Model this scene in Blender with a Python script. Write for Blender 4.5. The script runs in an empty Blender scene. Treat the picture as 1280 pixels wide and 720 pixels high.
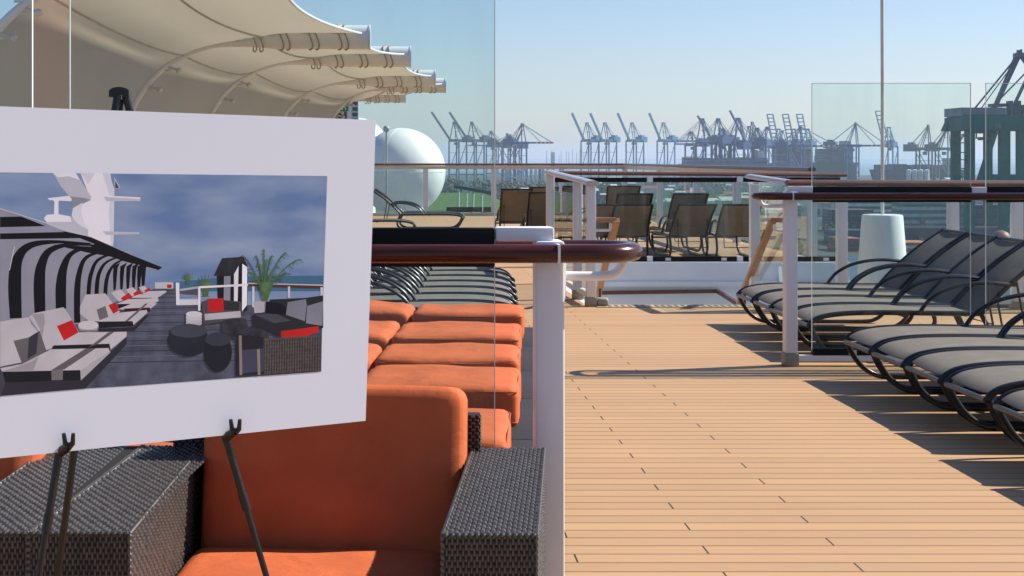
import bpy, bmesh, math, random
from mathutils import Vector, Matrix, Euler

random.seed(7)
SC = bpy.context.scene
COL = SC.collection
# camera model: principal point (CX, CY) in a 1280 x 720 frame, focal length F in those pixels, eye height H
F, CX, CY, H = 1849.0, 497.0, 198.0, 1.6
R = math.radians


def P(u, v, Y):
    return Vector(((u - CX) / F * Y, Y, H - (v - CY) / F * Y))


def XU(u, Y):
    return (u - CX) / F * Y


def ZV(v, Y):
    return H - (v - CY) / F * Y


def lin(c):
    c = c / 255.0
    return c / 12.92 if c <= 0.04045 else ((c + 0.055) / 1.055) ** 2.4


def S(r, g, b, k=1.0):
    return tuple(min(0.95, lin(c) * k) for c in (r, g, b))


# ------------------------------------------------------------------ materials
def new_mat(name):
    m = bpy.data.materials.new(name)
    m.use_nodes = True
    nt = m.node_tree
    b = nt.nodes.get('Principled BSDF')
    return m, nt, b


def mat(name, col, rough=0.5, metal=0.0, var=0.12, vscale=4.0, bump=0.0, bscale=60.0, spec=0.5, coat=0.0, stretch=None):
    m, nt, b = new_mat(name)
    N, L = nt.nodes, nt.links
    tc = N.new('ShaderNodeTexCoord')
    src = tc.outputs['Object']
    if stretch:
        mp = N.new('ShaderNodeMapping')
        mp.inputs['Scale'].default_value = stretch
        L.new(src, mp.inputs['Vector'])
        src = mp.outputs['Vector']
    nz = N.new('ShaderNodeTexNoise')
    nz.inputs['Scale'].default_value = vscale
    nz.inputs['Detail'].default_value = 6
    L.new(src, nz.inputs['Vector'])
    mr = N.new('ShaderNodeMapRange')
    mr.inputs['From Min'].default_value = 0.3
    mr.inputs['From Max'].default_value = 0.7
    mr.inputs['To Min'].default_value = 1 - var
    mr.inputs['To Max'].default_value = 1 + var
    L.new(nz.outputs['Fac'], mr.inputs['Value'])
    mx = N.new('ShaderNodeVectorMath')
    mx.operation = 'SCALE'
    mx.inputs[0].default_value = col
    L.new(mr.outputs['Result'], mx.inputs['Scale'])
    L.new(mx.outputs['Vector'], b.inputs['Base Color'])
    b.inputs['Roughness'].default_value = rough
    b.inputs['Metallic'].default_value = metal
    b.inputs['Specular IOR Level'].default_value = spec
    b.inputs['Coat Weight'].default_value = coat
    b.inputs['Coat Roughness'].default_value = 0.08
    if bump > 0:
        n2 = N.new('ShaderNodeTexNoise')
        n2.inputs['Scale'].default_value = bscale
        n2.inputs['Detail'].default_value = 4
        L.new(src, n2.inputs['Vector'])
        bp = N.new('ShaderNodeBump')
        bp.inputs['Strength'].default_value = bump
        bp.inputs['Distance'].default_value = 0.01
        L.new(n2.outputs['Fac'], bp.inputs['Height'])
        L.new(bp.outputs['Normal'], b.inputs['Normal'])
    return m


def glass_mat(name, tint, refl=1.0):
    m, nt, b = new_mat(name)
    N, L = nt.nodes, nt.links
    N.remove(b)
    out = N['Material Output']
    t = N.new('ShaderNodeBsdfTransparent')
    t.inputs['Color'].default_value = (*tint, 1)
    g = N.new('ShaderNodeBsdfGlossy')
    g.inputs['Roughness'].default_value = 0.0
    g.inputs['Color'].default_value = (0.95, 1.0, 1.0, 1)
    fr = N.new('ShaderNodeFresnel')
    fr.inputs['IOR'].default_value = 1.45
    mu = N.new('ShaderNodeMath')
    mu.operation = 'MULTIPLY'
    mu.inputs[1].default_value = refl
    L.new(fr.outputs['Fac'], mu.inputs[0])
    # thin salt film on the pane
    tc = N.new('ShaderNodeTexCoord')
    mp = N.new('ShaderNodeMapping')
    mp.inputs['Scale'].default_value = (5, 5, 0.9)
    L.new(tc.outputs['Object'], mp.inputs[0])
    nz = N.new('ShaderNodeTexNoise')
    nz.inputs['Scale'].default_value = 1.4
    nz.inputs['Detail'].default_value = 8
    L.new(mp.outputs[0], nz.inputs['Vector'])
    mr = N.new('ShaderNodeMapRange')
    mr.inputs['From Min'].default_value = 0.42
    mr.inputs['From Max'].default_value = 0.75
    mr.inputs['To Min'].default_value = 0.004
    mr.inputs['To Max'].default_value = 0.05
    L.new(nz.outputs['Fac'], mr.inputs['Value'])
    df = N.new('ShaderNodeBsdfDiffuse')
    df.inputs['Color'].default_value = (0.75, 0.78, 0.78, 1)
    m0 = N.new('ShaderNodeMixShader')
    L.new(mr.outputs[0], m0.inputs['Fac'])
    L.new(t.outputs[0], m0.inputs[1])
    L.new(df.outputs[0], m0.inputs[2])
    mx = N.new('ShaderNodeMixShader')
    L.new(mu.outputs[0], mx.inputs['Fac'])
    L.new(m0.outputs[0], mx.inputs[1])
    L.new(g.outputs[0], mx.inputs[2])
    L.new(mx.outputs[0], out.inputs['Surface'])
    return m


def deck_mat():
    m, nt, b = new_mat('deck boards')
    N, L = nt.nodes, nt.links

    def math_(op, a, c=None, d=None):
        n = N.new('ShaderNodeMath')
        n.operation = op
        for i, x in enumerate((a, c, d)):
            if x is None:
                continue
            if isinstance(x, (int, float)):
                n.inputs[i].default_value = x
            else:
                L.new(x, n.inputs[i])
        return n.outputs[0]

    def mixc(fac, a, c):
        n = N.new('ShaderNodeMix')
        n.data_type = 'RGBA'
        L.new(fac, n.inputs[0])
        for i, x in ((6, a), (7, c)):
            if isinstance(x, tuple):
                n.inputs[i].default_value = (*x, 1)
            else:
                L.new(x, n.inputs[i])
        return n.outputs[2]
    tc = N.new('ShaderNodeTexCoord')
    sp = N.new('ShaderNodeSeparateXYZ')
    L.new(tc.outputs['Object'], sp.inputs[0])
    a = math_('DIVIDE', math_('ADD', sp.outputs['Y'], 0.034), 0.128)
    i = math_('FLOOR', a)
    fy = math_('FRACT', a)
    sh = math_('MULTIPLY', math_('FLOORED_MODULO', math_('ADD', i, 2.0), 3.0), 0.545)
    xx = math_('DIVIDE', math_('SUBTRACT', math_('SUBTRACT', sp.outputs['X'], 0.714), sh), 4.36)
    fx = math_('FRACT', math_('ADD', xx, 0.5))
    seam = math_('LESS_THAN', math_('ABSOLUTE', math_('SUBTRACT', fy, 0.5)), 0.457)   # 1 inside a board
    joint = math_('MULTIPLY', math_('LESS_THAN', math_('ABSOLUTE', math_('SUBTRACT', fx, 0.5)), 0.0009), seam)
    cmb = N.new('ShaderNodeCombineXYZ')
    L.new(i, cmb.inputs[0])
    L.new(math_('FLOOR', math_('ADD', xx, 0.5)), cmb.inputs[1])
    wn = N.new('ShaderNodeTexWhiteNoise')
    L.new(cmb.outputs[0], wn.inputs['Vector'])
    mp = N.new('ShaderNodeMapping')
    mp.inputs['Scale'].default_value = (1.2, 26, 1)
    L.new(tc.outputs['Object'], mp.inputs[0])
    nz = N.new('ShaderNodeTexNoise')
    nz.inputs['Scale'].default_value = 2.2
    nz.inputs['Detail'].default_value = 7
    L.new(mp.outputs[0], nz.inputs['Vector'])
    n2 = N.new('ShaderNodeTexNoise')
    n2.inputs['Scale'].default_value = 0.9
    n2.inputs['Detail'].default_value = 5
    L.new(tc.outputs['Object'], n2.inputs['Vector'])
    v = math_('ADD', math_('MULTIPLY', wn.outputs['Value'], 0.13), math_('MULTIPLY', nz.outputs['Fac'], 0.16))
    v = math_('ADD', v, math_('MULTIPLY', n2.outputs['Fac'], 0.22))
    v = math_('ADD', v, 0.76)
    base = N.new('ShaderNodeVectorMath')
    base.operation = 'SCALE'
    base.inputs[0].default_value = DECK_COL
    L.new(v, base.inputs['Scale'])
    c = mixc(seam, (0.155, 0.085, 0.045), base.outputs[0])
    c = mixc(joint, c, (0.035, 0.022, 0.018))
    L.new(c, b.inputs['Base Color'])
    b.inputs['Roughness'].default_value = 0.62
    b.inputs['Specular IOR Level'].default_value = 0.3
    bp = N.new('ShaderNodeBump')
    bp.inputs['Strength'].default_value = 0.25
    bp.inputs['Distance'].default_value = 0.004
    L.new(math_('ADD', seam, math_('MULTIPLY', nz.outputs['Fac'], 0.3)), bp.inputs['Height'])
    L.new(bp.outputs[0], b.inputs['Normal'])
    return m


def mesh_fabric_mat(name, col, scale=220.0, thin=0.0, wrinkle=0.0):
    """woven sling fabric: fine cross weave in colour and bump"""
    m, nt, b = new_mat(name)
    N, L = nt.nodes, nt.links
    tc = N.new('ShaderNodeTexCoord')
    w1 = N.new('ShaderNodeTexWave')
    w1.bands_direction = 'X'
    w1.inputs['Scale'].default_value = scale * 0.5
    w2 = N.new('ShaderNodeTexWave')
    w2.bands_direction = 'Y'
    w2.inputs['Scale'].default_value = scale * 0.5
    nz = N.new('ShaderNodeTexNoise')
    nz.inputs['Scale'].default_value = 5
    nz.inputs['Detail'].default_value = 5
    for n in (w1, w2, nz):
        L.new(tc.outputs['Object'], n.inputs['Vector'])
    ad = N.new('ShaderNodeMath')
    ad.operation = 'ADD'
    L.new(w1.outputs['Fac'], ad.inputs[0])
    L.new(w2.outputs['Fac'], ad.inputs[1])
    mr = N.new('ShaderNodeMapRange')
    mr.inputs['From Max'].default_value = 2
    mr.inputs['To Min'].default_value = 0.88
    mr.inputs['To Max'].default_value = 1.08
    L.new(ad.outputs[0], mr.inputs['Value'])
    m2 = N.new('ShaderNodeMapRange')
    m2.inputs['From Min'].default_value = 0.3
    m2.inputs['From Max'].default_value = 0.7
    m2.inputs['To Min'].default_value = 0.86
    m2.inputs['To Max'].default_value = 1.12
    L.new(nz.outputs['Fac'], m2.inputs['Value'])
    mu = N.new('ShaderNodeMath')
    mu.operation = 'MULTIPLY'
    L.new(mr.outputs[0], mu.inputs[0])
    L.new(m2.outputs[0], mu.inputs[1])
    sc = N.new('ShaderNodeVectorMath')
    sc.operation = 'SCALE'
    sc.inputs[0].default_value = col
    L.new(mu.outputs[0], sc.inputs['Scale'])
    L.new(sc.outputs[0], b.inputs['Base Color'])
    b.inputs['Roughness'].default_value = 0.8
    b.inputs['Specular IOR Level'].default_value = 0.2
    if thin:
        tl = N.new('ShaderNodeBsdfTranslucent')
        tl.inputs['Color'].default_value = (*[c * 2.2 for c in col], 1)
        mxs = N.new('ShaderNodeMixShader')
        mxs.inputs[0].default_value = thin
        L.new(b.outputs[0], mxs.inputs[1])
        L.new(tl.outputs[0], mxs.inputs[2])
        L.new(mxs.outputs[0], N['Material Output'].inputs['Surface'])
    bp = N.new('ShaderNodeBump')
    bp.inputs['Strength'].default_value = 0.15
    bp.inputs['Distance'].default_value = 0.001
    L.new(ad.outputs[0], bp.inputs['Height'])
    if wrinkle:
        n3 = N.new('ShaderNodeTexNoise')
        n3.inputs['Scale'].default_value = 7.0
        n3.inputs['Detail'].default_value = 4
        n3.inputs['Distortion'].default_value = 0.8
        L.new(tc.outputs['Object'], n3.inputs['Vector'])
        b2 = N.new('ShaderNodeBump')
        b2.inputs['Strength'].default_value = wrinkle
        b2.inputs['Distance'].default_value = 0.03
        L.new(n3.outputs['Fac'], b2.inputs['Height'])
        L.new(b2.outputs[0], bp.inputs['Normal'])
    L.new(bp.outputs[0], b.inputs['Normal'])
    return m


def weave_mat(name, col, dark, sx=60.0):
    m, nt, b = new_mat(name)
    N, L = nt.nodes, nt.links
    tc = N.new('ShaderNodeTexCoord')
    br = N.new('ShaderNodeTexBrick')
    br.inputs['Scale'].default_value = sx
    br.inputs['Color1'].default_value = (*col, 1)
    br.inputs['Color2'].default_value = (*[c * 0.75 for c in col], 1)
    br.inputs['Mortar'].default_value = (*dark, 1)
    br.inputs['Mortar Size'].default_value = 0.03
    br.inputs['Mortar Smooth'].default_value = 0.4
    br.inputs['Brick Width'].default_value = 0.9
    br.inputs['Row Height'].default_value = 0.5
    L.new(tc.outputs['Object'], br.inputs['Vector'])
    L.new(br.outputs['Color'], b.inputs['Base Color'])
    b.inputs['Roughness'].default_value = 0.65
    b.inputs['Specular IOR Level'].default_value = 0.15
    bp = N.new('ShaderNodeBump')
    bp.inputs['Strength'].default_value = 0.6
    bp.inputs['Distance'].default_value = 0.003
    bp.invert = True
    L.new(br.outputs['Fac'], bp.inputs['Height'])
    L.new(bp.outputs[0], b.inputs['Normal'])
    return m


def canvas_mat(name, col, tr):
    """tensile roof cloth: diffuse and a share of light let through"""
    m, nt, b = new_mat(name)
    N, L = nt.nodes, nt.links
    N.remove(b)
    out = N['Material Output']
    tc = N.new('ShaderNodeTexCoord')
    nz = N.new('ShaderNodeTexNoise')
    nz.inputs['Scale'].default_value = 0.9
    nz.inputs['Detail'].default_value = 6
    L.new(tc.outputs['Object'], nz.inputs['Vector'])
    rp = N.new('ShaderNodeValToRGB')
    rp.color_ramp.elements[0].position = 0.3
    rp.color_ramp.elements[1].position = 0.75
    rp.color_ramp.elements[0].color = (*[c * 0.86 for c in col], 1)
    rp.color_ramp.elements[1].color = (*col, 1)
    L.new(nz.outputs['Fac'], rp.inputs[0])
    d = N.new('ShaderNodeBsdfDiffuse')
    L.new(rp.outputs[0], d.inputs['Color'])
    t = N.new('ShaderNodeBsdfTranslucent')
    t.inputs['Color'].default_value = (*tr, 1)
    mx = N.new('ShaderNodeMixShader')
    mx.inputs[0].default_value = 0.45
    L.new(d.outputs[0], mx.inputs[1])
    L.new(t.outputs[0], mx.inputs[2])
    L.new(mx.outputs[0], out.inputs['Surface'])
    return m


# ------------------------------------------------------------------ mesh building
class MB:
    def __init__(s):
        s.v, s.f, s.m = [], [], []

    def add(s, vs, fs, mi=0):
        o = len(s.v)
        s.v.extend([tuple(x) for x in vs])
        s.f.extend([tuple(i + o for i in f) for f in fs])
        s.m.extend([mi] * len(fs))
        return s

    def box(s, a, b, mi=0, bev=0.0, seg=2):
        x0, y0, z0 = [min(a[i], b[i]) for i in range(3)]
        x1, y1, z1 = [max(a[i], b[i]) for i in range(3)]
        if bev > 0:
            bm = bmesh.new()
            bmesh.ops.create_cube(bm, size=1)
            for v in bm.verts:
                v.co = Vector(((x0 + x1) / 2 + v.co.x * (x1 - x0), (y0 + y1) / 2 + v.co.y * (y1 - y0), (z0 + z1) / 2 + v.co.z * (z1 - z0)))
            bmesh.ops.bevel(bm, geom=bm.edges[:], offset=bev, segments=seg, profile=0.5, affect='EDGES')
            bm.verts.index_update()
            s.add([v.co.copy() for v in bm.verts], [[v.index for v in f.verts] for f in bm.faces], mi)
            bm.free()
            return s
        vs = [(x0, y0, z0), (x1, y0, z0), (x1, y1, z0), (x0, y1, z0), (x0, y0, z1), (x1, y0, z1), (x1, y1, z1), (x0, y1, z1)]
        return s.add(vs, [(3, 2, 1, 0), (4, 5, 6, 7), (0, 1, 5, 4), (1, 2, 6, 5), (2, 3, 7, 6), (3, 0, 4, 7)], mi)

    def prism(s, top, depth, mi=0):
        """polygon TOP (list of Vectors) extruded along vector DEPTH"""
        n = len(top)
        d = Vector(depth)
        vs = [Vector(p) for p in top] + [Vector(p) + d for p in top]
        fs = [tuple(range(n)), tuple(range(2 * n - 1, n - 1, -1))]
        for i in range(n):
            j = (i + 1) % n
            fs.append((i, i + n, j + n, j))
        return s.add(vs, fs, mi)

    def bar(s, p, q, w, h, mi=0, up=(0, 0, 1)):
        p, q = Vector(p), Vector(q)
        d = (q - p).normalized()
        u = Vector(up)
        if abs(d.dot(u)) > 0.98:
            u = Vector((0, 1, 0))
        sx = d.cross(u).normalized()
        sy = sx.cross(d).normalized()
        vs = []
        for c in (p, q):
            for a, b in ((-1, -1), (1, -1), (1, 1), (-1, 1)):
                vs.append(c + sx * (a * w / 2) + sy * (b * h / 2))
        return s.add(vs, [(3, 2, 1, 0), (4, 5, 6, 7), (0, 1, 5, 4), (1, 2, 6, 5), (2, 3, 7, 6), (3, 0, 4, 7)], mi)

    def tube(s, path, r, seg=8, closed=False, mi=0, rz=None, cap=True, up=(0, 0, 1)):
        """tube along PATH; r a number or a list; rz a second (vertical) radius for an oval section"""
        pts = [Vector(p) for p in path]
        n = len(pts)
        rr = r if isinstance(r, (list, tuple)) else [r] * n
        base = len(s.v)
        prev = None
        vs = []
        for i, p in enumerate(pts):
            if closed:
                d = (pts[(i + 1) % n] - pts[i - 1]).normalized()
            elif i == 0:
                d = (pts[1] - pts[0]).normalized()
            elif i == n - 1:
                d = (pts[-1] - pts[-2]).normalized()
            else:
                d = ((pts[i + 1] - p).normalized() + (p - pts[i - 1]).normalized()).normalized()
            if prev is None:
                u = Vector(up)
                if abs(d.dot(u)) > 0.95:
                    u = Vector((0, 1, 0)) if abs(d.y) < 0.9 else Vector((1, 0, 0))
            else:
                u = prev
            sx = d.cross(u).normalized()
            sy = sx.cross(d).normalized()
            prev = sy
            for k in range(seg):
                a = 2 * math.pi * k / seg
                vs.append(p + sx * (math.cos(a) * rr[i]) + sy * (math.sin(a) * (rz if rz else rr[i])))
        fs = []
        m = n if closed else n - 1
        for i in range(m):
            j = (i + 1) % n
            for k in range(seg):
                l = (k + 1) % seg
                fs.append((i * seg + k, i * seg + l, j * seg + l, j * seg + k))
        if cap and not closed:
            fs.append(tuple(range(seg - 1, -1, -1)))
            fs.append(tuple((n - 1) * seg + k for k in range(seg)))
        return s.add(vs, fs, mi)

    def lathe(s, prof, c, seg=32, mi=0, cap=True):
        c = Vector(c)
        vs = []
        for r, z in prof:
            for k in range(seg):
                a = 2 * math.pi * k / seg
                vs.append(c + Vector((r * math.cos(a), r * math.sin(a), z)))
        fs = []
        n = len(prof)
        for i in range(n - 1):
            for k in range(seg):
                l = (k + 1) % seg
                fs.append((i * seg + k, i * seg + l, (i + 1) * seg + l, (i + 1) * seg + k))
        if cap:
            fs.append(tuple(range(seg - 1, -1, -1)))
            fs.append(tuple((n - 1) * seg + k for k in range(seg)))
        return s.add(vs, fs, mi)

    def sphere(s, c, r, seg=16, rings=10, mi=0, sc=(1, 1, 1)):
        c = Vector(c)
        vs = [c + Vector((0, 0, r * sc[2]))]
        for i in range(1, rings):
            t = math.pi * i / rings
            for k in range(seg):
                a = 2 * math.pi * k / seg
                vs.append(c + Vector((r * sc[0] * math.sin(t) * math.cos(a), r * sc[1] * math.sin(t) * math.sin(a), r * sc[2] * math.cos(t))))
        vs.append(c - Vector((0, 0, r * sc[2])))
        fs = []
        for k in range(seg):
            l = (k + 1) % seg
            fs.append((0, 1 + k, 1 + l))
            e = len(vs) - 1
            b = 1 + (rings - 2) * seg
            fs.append((e, b + l, b + k))
        for i in range(rings - 2):
            for k in range(seg):
                l = (k + 1) % seg
                a = 1 + i * seg
                fs.append((a + k, a + seg + k, a + seg + l, a + l))
        return s.add(vs, fs, mi)

    def xform(s, M):
        s.v = [tuple(M @ Vector(p)) for p in s.v]
        return s

    def build(s, name, mats, parent=None, smooth=None, loc=None):
        me = bpy.data.meshes.new(name)
        me.from_pydata(s.v, [], s.f)
        for m in (mats if isinstance(mats, (list, tuple)) else [mats]):
            me.materials.append(m)
        if any(s.m):
            me.polygons.foreach_set('material_index', s.m)
        if smooth:
            me.polygons.foreach_set('use_smooth', [True] * len(me.polygons))
            if smooth < 170:
                me.set_sharp_from_angle(angle=R(smooth))
        me.update()
        o = bpy.data.objects.new(name, me)
        COL.objects.link(o)
        if parent is not None:
            o.parent = parent
            if parent.get('_w'):
                o.location = -Vector(parent['_w'])
        if loc is not None:
            o.location = loc
        return o


def cushion(L_, W_, T_, r, puff=0.02, n=14, wob=0.0, seed=0):
    """rounded upholstery block centred on the origin"""
    rnd = random.Random(seed)
    ph = [rnd.uniform(0, 6.28) for _ in range(6)]
    half = Vector((L_ / 2, W_ / 2, T_ / 2))
    mb = MB()
    ts = []
    for i in range(n + 1):
        t = -1 + 2 * i / n
        ts.append(math.copysign(abs(t) ** 0.62, t))
    for ax in range(3):
        for sgn in (-1, 1):
            vs, fs = [], []
            for i in range(n + 1):
                for j in range(n + 1):
                    p = [0, 0, 0]
                    p[ax] = sgn
                    p[(ax + 1) % 3] = ts[i]
                    p[(ax + 2) % 3] = ts[j] * (1 if sgn > 0 else -1)
                    q = Vector((p[0] * half.x, p[1] * half.y, p[2] * half.z))
                    inn = Vector([max(-(half[k] - r), min(half[k] - r, q[k])) for k in range(3)])
                    d = q - inn
                    if d.length > 1e-9:
                        d.normalize()
                    w = inn + d * r
                    pf = puff * (1 - p[0] ** 2) * (1 - p[1] ** 2)
                    w.z += math.copysign(pf, p[2]) * abs(p[2])
                    if wob:
                        a = wob * (math.sin(9 * w.x + ph[0] + 3 * w.y) + math.sin(14 * w.y + ph[1]) * 0.6 + math.sin(23 * w.x + ph[2]) * 0.35)
                        w.z += a
                        w.y += wob * 0.8 * math.sin(11 * w.x + ph[3])
                        w.x += wob * 0.8 * math.sin(12 * w.y + ph[4])
                    vs.append(w)
            for i in range(n):
                for j in range(n):
                    a = i * (n + 1) + j
                    fs.append((a, a + n + 1, a + n + 2, a + 1))
            mb.add(vs, fs)
    return mb


def weave(mb, o, ax, ay, a=0.021, b=0.0095, h=0.0028, mi=1):
    """staggered wicker strands standing proud of the parallelogram o, o+ax, o+ay (ax: strand direction)"""
    o, ax, ay = Vector(o), Vector(ax), Vector(ay)
    nrm = ax.cross(ay).normalized()
    nx = max(1, round(ax.length / a))
    ny = max(1, round(ay.length / b))
    ex, ey = ax / nx, ay / ny
    hh = nrm * h
    rnd = random.Random(3)
    vs, fs = [], []
    for j in range(ny):
        off = 0.5 if j % 2 else 0.0
        for i in range(nx + (1 if off else 0)):
            x0 = max(0.0, i - off + 0.14)
            x1 = min(nx, i - off + 0.84)
            if x1 - x0 < 0.15:
                continue
            k = len(vs)
            z = hh * rnd.uniform(0.7, 1.2)
            c0 = o + ex * x0 + ey * (j + 0.06)
            c1 = o + ex * x1 + ey * (j + 0.06)
            c2 = o + ex * x1 + ey * (j + 0.94)
            c3 = o + ex * x0 + ey * (j + 0.94)
            ix, iy = ex * 0.16, ey * 0.26
            vs += [c0, c1, c2, c3, c0 + ix + iy + z, c1 - ix + iy + z, c2 - ix - iy + z, c3 + ix - iy + z]
            fs += [(k, k + 1, k + 5, k + 4), (k + 1, k + 2, k + 6, k + 5), (k + 2, k + 3, k + 7, k + 6), (k + 3, k, k + 4, k + 7), (k + 4, k + 5, k + 6, k + 7)]
    mb.add(vs, fs, mi)


def tag(o, label=None, cat=None, group=None, kind=None):
    for k, v in (('label', label), ('category', cat), ('group', group), ('kind', kind)):
        if v:
            o[k] = v
    return o


def thing(name, label, cat, loc=(0, 0, 0), rz=0.0, group=None, world=False):
    """Empty at the thing's base. world=True: its parts are built in world coordinates and shifted back."""
    o = bpy.data.objects.new(name, None)
    COL.objects.link(o)
    o.location = loc
    o.rotation_euler = (0, 0, rz)
    o.empty_display_size = 0.2
    if world:
        o['_w'] = list(loc)
    return tag(o, label, cat, group)


def dup(root, loc, rz, label, group=None):
    r = root.copy()
    COL.objects.link(r)
    r.location = loc
    r.rotation_euler = (0, 0, rz)
    r['label'] = label
    if group:
        r['group'] = group
    for ch in list(root.children):
        c = ch.copy()
        COL.objects.link(c)
        c.parent = r
        for g in list(ch.children):
            d = g.copy()
            COL.objects.link(d)
            d.parent = c
    return r


def struct(mb, name, mats, smooth=None):
    return tag(mb.build(name, mats, None, smooth), kind='structure')


def arc(c, r, a0, a1, n, plane='xz'):
    out = []
    for i in range(n + 1):
        a = a0 + (a1 - a0) * i / n
        if plane == 'xz':
            out.append(Vector((c[0] + r * math.cos(a), c[1], c[2] + r * math.sin(a))))
        else:
            out.append(Vector((c[0] + r * math.cos(a), c[1] + r * math.sin(a), c[2])))
    return out


def spline(pts, n=6):
    """Catmull-Rom through the points"""
    p = [Vector(x) for x in pts]
    p = [p[0] * 2 - p[1]] + p + [p[-1] * 2 - p[-2]]
    out = []
    for i in range(1, len(p) - 2):
        for k in range(n):
            t = k / n
            a, b, c, d = p[i - 1], p[i], p[i + 1], p[i + 2]
            out.append(0.5 * ((2 * b) + (c - a) * t + (2 * a - 5 * b + 4 * c - d) * t * t + (3 * b - a - 3 * c + d) * t ** 3))
    out.append(p[-2])
    return out


def text_mesh(name, cu):
    o = bpy.data.objects.new(name, cu)
    COL.objects.link(o)
    bpy.context.view_layer.update()
    me = bpy.data.meshes.new_from_object(o.evaluated_get(bpy.context.evaluated_depsgraph_get()))
    bpy.data.objects.remove(o)
    bpy.data.curves.remove(cu)
    o = bpy.data.objects.new(name, me)
    COL.objects.link(o)
    return o
EXPO = 0.68
HAZE = 0.00013
# ------------------------------------------------------------------ palette
DECK_COL = (0.425, 0.262, 0.137)
M_deck = deck_mat()
M_white = mat('white ship paint', (0.70, 0.71, 0.735), 0.38, var=0.05, vscale=3, bump=0.05, bscale=14)
M_cream = mat('cream painted steel', (0.62, 0.55, 0.42), 0.45, var=0.08)
M_shoe = mat('grey post shoe', (0.26, 0.23, 0.19), 0.55, var=0.15, vscale=9)
M_mahog = mat('varnished dark wood', (0.050, 0.011, 0.007), 0.22, var=0.35, vscale=3, spec=0.3, coat=0.15, stretch=(1.5, 14, 14))
M_wood = mat('varnished teak handrail', (0.11, 0.038, 0.02), 0.4, var=0.25, vscale=4, coat=0.25, stretch=(3, 10, 10))
M_teak = mat('teak stair rail', (0.36, 0.20, 0.10), 0.5, var=0.2, vscale=4, stretch=(3, 3, 12))
M_steelcap = mat('brushed rail cap', (0.50, 0.47, 0.49), 0.34, metal=0.35, var=0.06)
M_black = mat('black glazing clamp', (0.006, 0.006, 0.007), 0.5, var=0.2, spec=0.15)
M_clip = mat('clamp clip', (0.55, 0.54, 0.52), 0.4, metal=0.3)
M_glass = glass_mat('tinted screen glass', (0.93, 0.97, 0.963), 0.3)
M_glassL = glass_mat('grey green screen glass', (0.885, 0.94, 0.935), 0.4)
M_edge = mat('polished glass edge', (0.74, 0.84, 0.81), 0.3, var=0.05)
M_frame = mat('charcoal lounger tube', (0.022, 0.022, 0.026), 0.30, metal=0.5, var=0.15, spec=0.6)
M_bar = mat('worn foot bar', (0.14, 0.135, 0.13), 0.35, metal=0.7, var=0.2)
M_sling = mesh_fabric_mat('taupe sling fabric', (0.188, 0.172, 0.150), thin=0.08)
M_orange = mesh_fabric_mat('orange outdoor cloth', (0.53, 0.122, 0.043), 500, wrinkle=0.35)
M_strand = mat('dark wicker strand', (0.044, 0.037, 0.033), 0.38, var=0.35, vscale=40, spec=1.0)
M_wbase = mat('wicker gaps', (0.006, 0.005, 0.005), 0.8)
M_weave = weave_mat('dark woven wicker', (0.040, 0.040, 0.046), (0.006, 0.006, 0.007), 42)
M_canvas = canvas_mat('sail cloth', (0.60, 0.53, 0.42), (0.56, 0.46, 0.34))
M_radome = mat('gloss white dome', (0.80, 0.80, 0.78), 0.3, var=0.03)
M_easel = mat('black easel tube', (0.010, 0.010, 0.012), 0.34, metal=0.2, var=0.2)

# ------------------------------------------------------------------ decks
mb = MB()
poly = [(-9, -5), (9, -5), (9, 15.78), (4.12, 15.78), (4.12, 16.12), (2.05, 16.12), (2.05, 22.0), (6.7, 22.0), (6.35, 42.2), (-12, 42.2), (-12, 12)]
mb.prism([Vector((x, y, -0.22)) for x, y in poly], (0, 0, 0.22))
struct(mb, 'deck', M_deck)
mb = MB()
mb.box((2.08, 15.82, -1.5), (6.69, 21.96, -1.3))
mb.box((-14, 42.25, -1.5), (6.2, 60, -1.2))
struct(mb, 'lower_deck', mat('grey deck paint', (0.22, 0.23, 0.24), 0.6))
t = thing('stair_well', 'white panelled stairwell sunk in the deck behind the two teak stair rails', 'stairwell', (3.1, 16.2, -1.3), world=True)
mb = MB()
mb.box((2.055, 21.9, -1.29), (6.7, 21.995, 0.06))
mb.box((2.055, 21.86, -0.30), (6.7, 21.898, -0.22))
mb.build('back_wall', M_white, t)
mb = MB()
mb.box((2.052, 16.13, -1.29), (2.12, 21.85, -0.005))
mb.build('side_wall', M_white, t)
mb = MB()
for i in range(6):
    mb.box((2.125, 16.14 + i * 0.28, -1.29), (4.1, 16.14 + (i + 1) * 0.28 - 0.003, -0.19 - i * 0.19))
mb.build('steps', M_deck, t)
mb = MB()
mb.bar((2.2, 21.82, ZV(367, 21.8)), (XU(897, 21.8), 21.82, ZV(364, 21.8)), 0.05, 0.055)
mb.bar((XU(897, 21.8), 21.82, ZV(364, 21.8)), (XU(925, 21.0), 20.6, ZV(383, 21.0)), 0.05, 0.055)
mb.build('handrail', M_wood, t)
mb = MB()
mb.box((2.14, 15.86, 0.004), (4.08, 16.10, 0.008))
for i in range(26):
    mb.box((2.2 + i * 0.072, 15.90, 0.008), (2.235 + i * 0.072, 16.05, 0.011), 1)
mb.build('nosing_strip', [mat('pale nosing', (0.42, 0.34, 0.2), 0.7), mat('dark nosing inlay', (0.16, 0.12, 0.08), 0.7)], t)


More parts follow.
